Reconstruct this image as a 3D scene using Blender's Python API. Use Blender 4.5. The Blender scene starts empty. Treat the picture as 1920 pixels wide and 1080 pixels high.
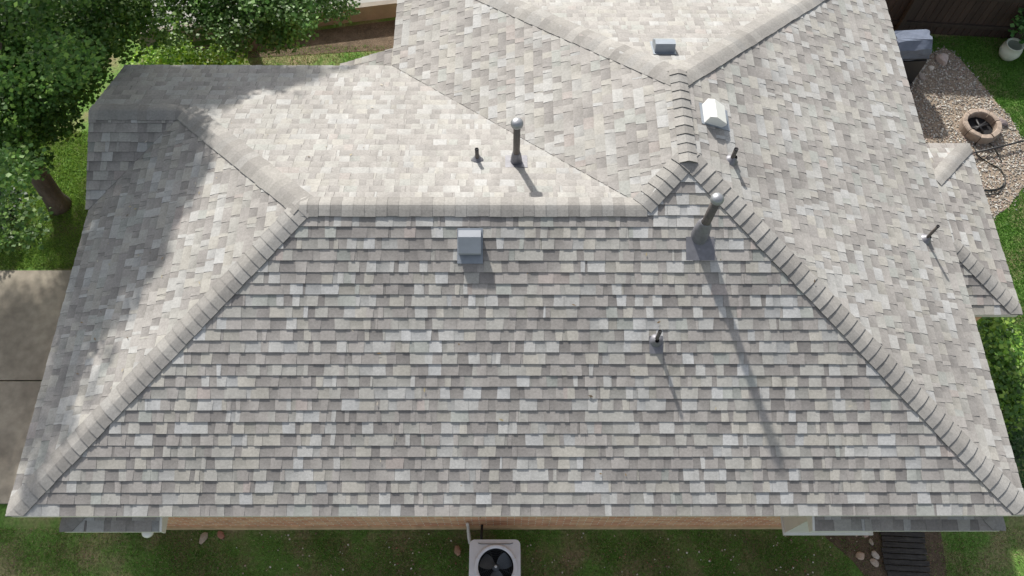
import bpy, bmesh, math, random
import numpy as np
from mathutils import Vector, Matrix
R = math.radians
S = bpy.context.scene
C = S.collection

# ---------------------------------------------------------------- camera
cam_data = bpy.data.cameras.new('camera'); cam = bpy.data.objects.new('camera', cam_data); C.objects.link(cam)
S.camera = cam
cam_data.sensor_width = 36.0; cam_data.lens = 1500.94 / 1920 * 36; cam_data.clip_start = .1; cam_data.clip_end = 2000
_th, _yaw, _roll = 1.1133, 0.0153, 0.0146
_fw = Vector((math.sin(_yaw)*math.cos(_th), math.cos(_yaw)*math.cos(_th), -math.sin(_th)))
_r = Vector((math.cos(_yaw), -math.sin(_yaw), 0)); _u = _r.cross(_fw)
_r2 = _r*math.cos(_roll)+_u*math.sin(_roll); _u2 = -_r*math.sin(_roll)+_u*math.cos(_roll)
M = Matrix((_r2, _u2, -_fw)).transposed().to_4x4(); M.translation = Vector((0, -1.8377, 12.6845))
cam.matrix_world = M

# ---------------------------------------------------------------- light
SUN = Vector((-.27, .77, .575)).normalized()
el = math.asin(SUN.z); az = math.atan2(SUN.x, SUN.y)
W = bpy.data.worlds.new('World'); S.world = W; W.use_nodes = True
nt = W.node_tree; sky = nt.nodes.new('ShaderNodeTexSky'); sky.sky_type = 'NISHITA'; sky.sun_disc = False
sky.sun_elevation = el; sky.sun_rotation = az; sky.dust_density = 2.0; sky.air_density = 1.0
# thin high haze: the sky's colour is partly washed out
hs = nt.nodes.new('ShaderNodeHueSaturation'); hs.inputs['Saturation'].default_value = .38
nt.links.new(sky.outputs[0], hs.inputs['Color']); nt.links.new(hs.outputs[0], nt.nodes['Background'].inputs[0]); nt.nodes['Background'].inputs[1].default_value = .126
ld = bpy.data.lights.new('sun', 'SUN'); ld.energy = 4.35; ld.angle = R(1.35); ld.color = (1, .95, .875)
lo = bpy.data.objects.new('sun', ld); C.objects.link(lo); lo.rotation_euler = (-SUN).to_track_quat('-Z', 'Y').to_euler(); lo.location = (0, 0, 30)
S.view_settings.view_transform = 'Standard'; S.view_settings.look = 'None'; S.view_settings.gamma = 1
S.view_settings.exposure = .48

# ---------------------------------------------------------------- materials
def mat(name, col=(.5,.5,.5), rough=.8, metal=0, noise=None, vc=False, bump=None, transl=0, spec=None):
    """noise: list of (scale, amount, stretch xyz) multiplying the base colour"""
    m = bpy.data.materials.new(name); m.use_nodes = True; t = m.node_tree; N = t.nodes; L = t.links
    b = N['Principled BSDF']; b.inputs['Roughness'].default_value = rough; b.inputs['Metallic'].default_value = metal
    if spec is not None: b.inputs['Specular IOR Level'].default_value = spec
    tc = N.new('ShaderNodeTexCoord')
    if vc:
        a = N.new('ShaderNodeAttribute'); a.attribute_name = 'tone'; src = a.outputs['Color']
    else:
        a = N.new('ShaderNodeRGB'); a.outputs[0].default_value = (*col, 1); src = a.outputs[0]
    for sc, am, st in (noise or []):
        mp = N.new('ShaderNodeMapping'); mp.inputs['Scale'].default_value = st; L.new(tc.outputs['Object'], mp.inputs[0])
        n = N.new('ShaderNodeTexNoise'); n.inputs['Scale'].default_value = sc; n.inputs['Detail'].default_value = 4
        L.new(mp.outputs[0], n.inputs['Vector'])
        r = N.new('ShaderNodeMapRange'); r.inputs[1].default_value = .25; r.inputs[2].default_value = .75
        r.inputs[3].default_value = 1-am; r.inputs[4].default_value = 1+am; L.new(n.outputs['Fac'], r.inputs[0])
        v = N.new('ShaderNodeVectorMath'); v.operation = 'SCALE'; L.new(src, v.inputs[0]); L.new(r.outputs[0], v.inputs['Scale']); src = v.outputs[0]
    L.new(src, b.inputs['Base Color'])
    if bump:
        n = N.new('ShaderNodeTexNoise'); n.inputs['Scale'].default_value = bump[0]; n.inputs['Detail'].default_value = 5; L.new(tc.outputs['Object'], n.inputs['Vector'])
        bp = N.new('ShaderNodeBump'); bp.inputs['Strength'].default_value = bump[1]; bp.inputs['Distance'].default_value = bump[2]
        L.new(n.outputs['Fac'], bp.inputs['Height']); L.new(bp.outputs[0], b.inputs['Normal'])
    if transl:
        tr = N.new('ShaderNodeBsdfTranslucent'); L.new(src, tr.inputs[0]); mx = N.new('ShaderNodeMixShader'); mx.inputs[0].default_value = transl
        L.new(b.outputs[0], mx.inputs[1]); L.new(tr.outputs[0], mx.inputs[2]); L.new(mx.outputs[0], N['Material Output'].inputs[0])
    return m

def ramp_mat(name, stops, scale, detail=6, rough=.95, bump=None, second=None):
    m = bpy.data.materials.new(name); m.use_nodes = True; t = m.node_tree; N = t.nodes; L = t.links
    b = N['Principled BSDF']; b.inputs['Roughness'].default_value = rough; b.inputs['Specular IOR Level'].default_value = .2
    tc = N.new('ShaderNodeTexCoord'); n = N.new('ShaderNodeTexNoise'); n.inputs['Scale'].default_value = scale; n.inputs['Detail'].default_value = detail; n.inputs['Roughness'].default_value = .62
    L.new(tc.outputs['Object'], n.inputs['Vector'])
    cr = N.new('ShaderNodeValToRGB'); L.new(n.outputs['Fac'], cr.inputs[0]); e = cr.color_ramp.elements
    e[0].position, e[0].color = stops[0][0], (*stops[0][1], 1); e[1].position, e[1].color = stops[-1][0], (*stops[-1][1], 1)
    for p_, c_ in stops[1:-1]: x = e.new(p_); x.color = (*c_, 1)
    src = cr.outputs[0]
    if second:
        n2 = N.new('ShaderNodeTexNoise'); n2.inputs['Scale'].default_value = second[0]; n2.inputs['Detail'].default_value = 8; L.new(tc.outputs['Object'], n2.inputs['Vector'])
        r = N.new('ShaderNodeMapRange'); r.inputs[1].default_value = .3; r.inputs[2].default_value = .7; r.inputs[3].default_value = 1-second[1]; r.inputs[4].default_value = 1+second[1]
        L.new(n2.outputs['Fac'], r.inputs[0]); v = N.new('ShaderNodeVectorMath'); v.operation = 'SCALE'; L.new(src, v.inputs[0]); L.new(r.outputs[0], v.inputs['Scale']); src = v.outputs[0]
    L.new(src, b.inputs['Base Color'])
    if bump:
        n = N.new('ShaderNodeTexNoise'); n.inputs['Scale'].default_value = bump[0]; n.inputs['Detail'].default_value = 6; L.new(tc.outputs['Object'], n.inputs['Vector'])
        bp = N.new('ShaderNodeBump'); bp.inputs['Strength'].default_value = bump[1]; bp.inputs['Distance'].default_value = bump[2]
        L.new(n.outputs['Fac'], bp.inputs['Height']); L.new(bp.outputs[0], b.inputs['Normal'])
    return m

G1 = (1, 1, 1)
m_shingle = mat('shingle', vc=True, rough=.95, noise=[(150, .16, G1), (32, .13, G1), (6, .05, G1), (.8, .10, G1)], bump=(160, .5, .002), spec=.25)
m_trim = mat('painted_trim', (.72, .70, .66), .5, noise=[(6, .06, G1)])
m_white = mat('white_paint', (.78, .78, .75), .45, noise=[(8, .05, G1)])
m_soffit = mat('soffit_paint', (.6, .58, .53), .7, noise=[(3, .05, G1)])
m_pipe = mat('weathered_pipe', (.10, .085, .075), .55, noise=[(30, .25, G1)])
m_rust = mat('rusty_pipe', (.105, .092, .088), .7, noise=[(25, .3, G1)])
m_galv = mat('galvanised_metal', (.30, .31, .33), .5, .6, noise=[(14, .15, G1)])
m_galv_dull = mat('dull_lead', (.20, .20, .22), .5, .35, noise=[(14, .2, G1)])
m_ventw = mat('pale_vent_metal', (.62, .64, .67), .45, .25, noise=[(10, .06, G1)])
m_ventd = mat('grey_vent_metal', (.26, .29, .33), .5, .3, noise=[(12, .1, G1)])
m_dark = mat('dark_hole', (.012, .012, .014), .9)
m_ac = mat('grey_enamel', (.76, .76, .79), .5, .05, noise=[(9, .08, G1)])
m_blade = mat('fan_blade_metal', (.10, .115, .13), .45, .4, noise=[(7, .2, G1)])
m_conc = ramp_mat('driveway_concrete', [(.25, (.21, .185, .15)), (.5, (.30, .27, .22)), (.75, (.40, .36, .29))], 1.1, 8, .9, bump=(60, .3, .003), second=(7, .16))
m_ground = ramp_mat('soil_and_turf', [(.3, (.09, .18, .035)), (.45, (.12, .22, .05)), (.56, (.21, .22, .10)), (.75, (.28, .20, .14))], 1.5, 9, .97, bump=(45, .7, .02), second=(25, .3))
m_mulch = ramp_mat('bed_soil', [(.3, (.09, .07, .05)), (.7, (.18, .135, .095))], 6, 8, .97, bump=(50, .8, .02), second=(40, .3))
m_pebble = mat('pebble', vc=True, rough=.8, noise=[(60, .15, G1)])
m_stone = mat('limestone', vc=True, rough=.9, noise=[(16, .2, G1)], bump=(40, .5, .01))
m_bark = mat('bark', (.12, .095, .075), .95, noise=[(9, .4, (1, 1, .25))], bump=(22, 1, .03))
m_leaf = mat('leaf', vc=True, rough=.5, transl=.4)
m_grass = mat('grass_blade', vc=True, rough=.6, transl=.3)
m_fence = mat('weathered_board', vc=True, rough=.9, noise=[(4, .25, (6, 6, .6))])
m_cover = mat('grill_cover_fabric', (.125, .15, .205), .55, noise=[(7, .12, G1)], bump=(12, .5, .02))
m_black = mat('black_metal', (.02, .02, .022), .5)
m_hose = mat('hose_rubber', (.012, .014, .012), .45)
m_pot = mat('pale_glazed_pot', (.55, .60, .52), .35, noise=[(5, .08, G1)])
m_tan = mat('tan_stucco', (.25, .225, .19), .9, noise=[(5, .15, G1)], bump=(40, .4, .005))
m_walk = mat('grey_concrete', (.33, .33, .31), .9, noise=[(3, .12, G1)])
m_mat = mat('black_plank', (.038, .035, .032), .7, noise=[(3, .7, (1.5, 14, 1)), (20, .3, G1)])
m_ledge = mat('ledge_brick', (.62, .46, .27), .9, noise=[(9, .2, (1, 1, 1))])
m_globe = mat('white_glass', (.85, .85, .82), .2)

def brick_mat():
    m = bpy.data.materials.new('red_brick'); m.use_nodes = True; t = m.node_tree; N = t.nodes; L = t.links
    b = N['Principled BSDF']; b.inputs['Roughness'].default_value = .9
    g = N.new('ShaderNodeTexCoord'); sx = N.new('ShaderNodeSeparateXYZ'); L.new(g.outputs['Object'], sx.inputs[0])
    ad = N.new('ShaderNodeMath'); ad.operation = 'ADD'; L.new(sx.outputs[0], ad.inputs[0]); L.new(sx.outputs[1], ad.inputs[1])
    cb = N.new('ShaderNodeCombineXYZ'); L.new(ad.outputs[0], cb.inputs[0]); L.new(sx.outputs[2], cb.inputs[1])
    br = N.new('ShaderNodeTexBrick'); L.new(cb.outputs[0], br.inputs['Vector']); br.inputs['Scale'].default_value = 1
    br.inputs['Brick Width'].default_value = .21; br.inputs['Row Height'].default_value = .075; br.inputs['Mortar Size'].default_value = .006
    br.inputs['Color1'].default_value = (.62, .25, .13, 1); br.inputs['Color2'].default_value = (.80, .50, .28, 1); br.inputs['Mortar'].default_value = (.8, .72, .6, 1); br.inputs['Bias'].default_value = -.1
    n = N.new('ShaderNodeTexNoise'); n.inputs['Scale'].default_value = 7; L.new(g.outputs['Object'], n.inputs['Vector'])
    r = N.new('ShaderNodeMapRange'); r.inputs[3].default_value = .7; r.inputs[4].default_value = 1.3; L.new(n.outputs['Fac'], r.inputs[0])
    v = N.new('ShaderNodeVectorMath'); v.operation = 'SCALE'; L.new(br.outputs['Color'], v.inputs[0]); L.new(r.outputs[0], v.inputs['Scale']); L.new(v.outputs[0], b.inputs['Base Color'])
    bp = N.new('ShaderNodeBump'); bp.inputs['Strength'].default_value = .6; bp.inputs['Distance'].default_value = .006; bp.invert = True
    L.new(br.outputs['Fac'], bp.inputs['Height']); L.new(bp.outputs[0], b.inputs['Normal'])
    return m
m_brick = brick_mat()

# ---------------------------------------------------------------- helpers
def thing(name, label, cat, loc=(0,0,0), rotz=0, group=None, kind=None):
    o = bpy.data.objects.new(name, None); C.objects.link(o); o.location = loc; o.rotation_euler = (0, 0, rotz); o.empty_display_size = .2
    return tag(o, label, cat, group, kind)
def tag(o, label=None, cat=None, group=None, kind=None):
    if label: o['label'] = label
    if cat: o['category'] = cat
    if group: o['group'] = group
    if kind: o['kind'] = kind
    return o
class MB:
    """collects faces (with an optional tone per face or per corner) into one mesh"""
    def __init__(s): s.v = []; s.f = []; s.c = []; s.sm = []
    def face(s, pts, col=(.5,.5,.5), smooth=False):
        i = len(s.v); s.v += [tuple(p) for p in pts]; s.f.append(tuple(range(i, i+len(pts))))
        s.c += (list(col) if hasattr(col[0], '__len__') else [col]*len(pts)); s.sm.append(smooth)
    def mesh(s, verts, faces, col=(.5,.5,.5), smooth=False):
        i = len(s.v); s.v += [tuple(p) for p in verts]
        for f in faces:
            s.f.append(tuple(i+k for k in f)); s.c += [col]*len(f); s.sm.append(smooth)
    def box(s, a, b, col=(.5,.5,.5), rot=0, piv=None):
        x0,y0,z0 = a; x1,y1,z1 = b
        vs = [Vector(q) for q in ((x0,y0,z0),(x1,y0,z0),(x1,y1,z0),(x0,y1,z0),(x0,y0,z1),(x1,y0,z1),(x1,y1,z1),(x0,y1,z1))]
        if rot:
            pv = Vector(piv) if piv else Vector(((x0+x1)/2, (y0+y1)/2, 0)); m = Matrix.Rotation(rot, 3, 'Z'); vs = [m @ (q-pv) + pv for q in vs]
        s.mesh(vs, [(0,3,2,1),(4,5,6,7),(0,1,5,4),(1,2,6,5),(2,3,7,6),(3,0,4,7)], col)
    def lathe(s, prof, n=24, c=(0,0,0), M3=None, col=(.5,.5,.5), smooth=True):
        vs = []; fs = []
        for r, z in prof:
            for k in range(n):
                a = 2*math.pi*k/n; q = Vector((r*math.cos(a), r*math.sin(a), z)); q = (M3 @ q) if M3 else q; vs.append(q+Vector(c))
        for j in range(len(prof)-1):
            for k in range(n):
                fs.append((j*n+k, j*n+(k+1) % n, (j+1)*n+(k+1) % n, (j+1)*n+k))
        s.mesh(vs, fs, col, smooth)
    def tube(s, pts, rad, n=8, col=(.5,.5,.5), smooth=True):
        pts = [Vector(q) for q in pts]; rad = rad if hasattr(rad, '__len__') else [rad]*len(pts); vs = []; fs = []; x = None
        for i, q in enumerate(pts):
            d = (pts[min(i+1, len(pts)-1)]-pts[max(i-1, 0)]).normalized()
            if x is None: x = d.orthogonal().normalized()
            x = (x-d*x.dot(d)).normalized(); y = d.cross(x)
            for k in range(n):
                a = 2*math.pi*k/n; vs.append(q+(x*math.cos(a)+y*math.sin(a))*rad[i])
        for i in range(len(pts)-1):
            for k in range(n): fs.append((i*n+k, i*n+(k+1) % n, (i+1)*n+(k+1) % n, (i+1)*n+k))
        fs.append(tuple(range(n-1, -1, -1))); fs.append(tuple(range((len(pts)-1)*n, len(pts)*n)))
        s.mesh(vs, fs, col, smooth)
    def build(s, name, material, parent=None):
        me = bpy.data.meshes.new(name); me.from_pydata(s.v, [], s.f)
        ca = me.color_attributes.new('tone', 'FLOAT_COLOR', 'CORNER')
        arr = np.ones((len(s.c), 4), np.float32); arr[:, :3] = np.array(s.c, np.float32); ca.data.foreach_set('color', arr.ravel())
        me.polygons.foreach_set('use_smooth', s.sm); me.materials.append(material); me.update()
        o = bpy.data.objects.new(name, me); C.objects.link(o)
        if parent: o.parent = parent
        return o
def leaves_mesh(name, cents, rads, per, size, tones, rng, material, parent=None, flat=.8, shape=1.8):
    """many small kite-shaped leaf faces scattered in overlapping clumps; per = leaves per clump of radius 1"""
    P = []; K = []
    for c, r in zip(cents, rads):
        n = max(6, int(per*r*r)); K.append(np.full(n, rng.uniform(.62, 1.35))); d = rng.normal(size=(n, 3)); d /= np.linalg.norm(d, axis=1)[:, None]  # random clump tone painted in for the foliage's light and dark depth
        rr = rng.uniform(.25, 1.12, (n, 1))**.6; q = d*rr*r; q[:, 2] *= flat; P.append(q+np.array(c))
    P = np.concatenate(P); K = np.concatenate(K); n = len(P)
    a = rng.normal(size=(n, 3)); a[:, 2] = a[:, 2]*.35-.15; a /= np.linalg.norm(a, axis=1)[:, None]
    b = np.cross(a, rng.normal(size=(n, 3))*.55+np.array([0, 0, 1.0])); b /= np.linalg.norm(b, axis=1)[:, None]+1e-9
    s = size*rng.uniform(.6, 1.3, (n, 1)); nrm = np.cross(a, b)
    v = np.stack([P, P+a*s*.5+b*s/shape/1.1, P+a*s+nrm*s*-.12, P+a*s*.5-b*s/shape/1.1], 1).reshape(-1, 3)
    me = bpy.data.meshes.new(name); me.vertices.add(4*n); me.vertices.foreach_set('co', v.ravel().astype(np.float32))
    me.loops.add(4*n); me.loops.foreach_set('vertex_index', np.arange(4*n, dtype=np.int32))
    me.polygons.add(n); me.polygons.foreach_set('loop_start', np.arange(0, 4*n, 4, dtype=np.int32)); me.polygons.foreach_set('loop_total', np.full(n, 4, np.int32))
    me.update(calc_edges=True)
    t = np.array(tones)*1.25; ti = rng.integers(0, len(t), n); col = t[ti]*rng.uniform(.7, 1.3, (n, 1))*K[:, None]
    ca = me.color_attributes.new('tone', 'FLOAT_COLOR', 'CORNER'); arr = np.ones((n, 4, 4), np.float32); arr[:, :, :3] = col[:, None, :]
    ca.data.foreach_set('color', arr.ravel()); me.materials.append(material)
    o = bpy.data.objects.new(name, me); C.objects.link(o)
    if parent: o.parent = parent
    return o
def rock(mb, c, r, rng, col, sq=(1, 1, .6)):
    bm = bmesh.new(); bmesh.ops.create_icosphere(bm, subdivisions=2, radius=1)
    off = rng.uniform(-1, 1, 3)
    pl = [Vector(rng.normal(size=3)).normalized() for _ in range(9)]
    for v in bm.verts:
        for q in pl:
            d = v.co.dot(q)
            if d > .72: v.co -= q*(d-.72)
    mz = rng.uniform(0, 6.28); m3 = Matrix.Rotation(mz, 3, 'Z')
    vs = [m3 @ Vector((v.co.x*r*sq[0], v.co.y*r*sq[1], v.co.z*r*sq[2]))+Vector(c) for v in bm.verts]
    mb.mesh(vs, [tuple(v.index for v in f.verts) for f in bm.faces], col); bm.free()
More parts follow.
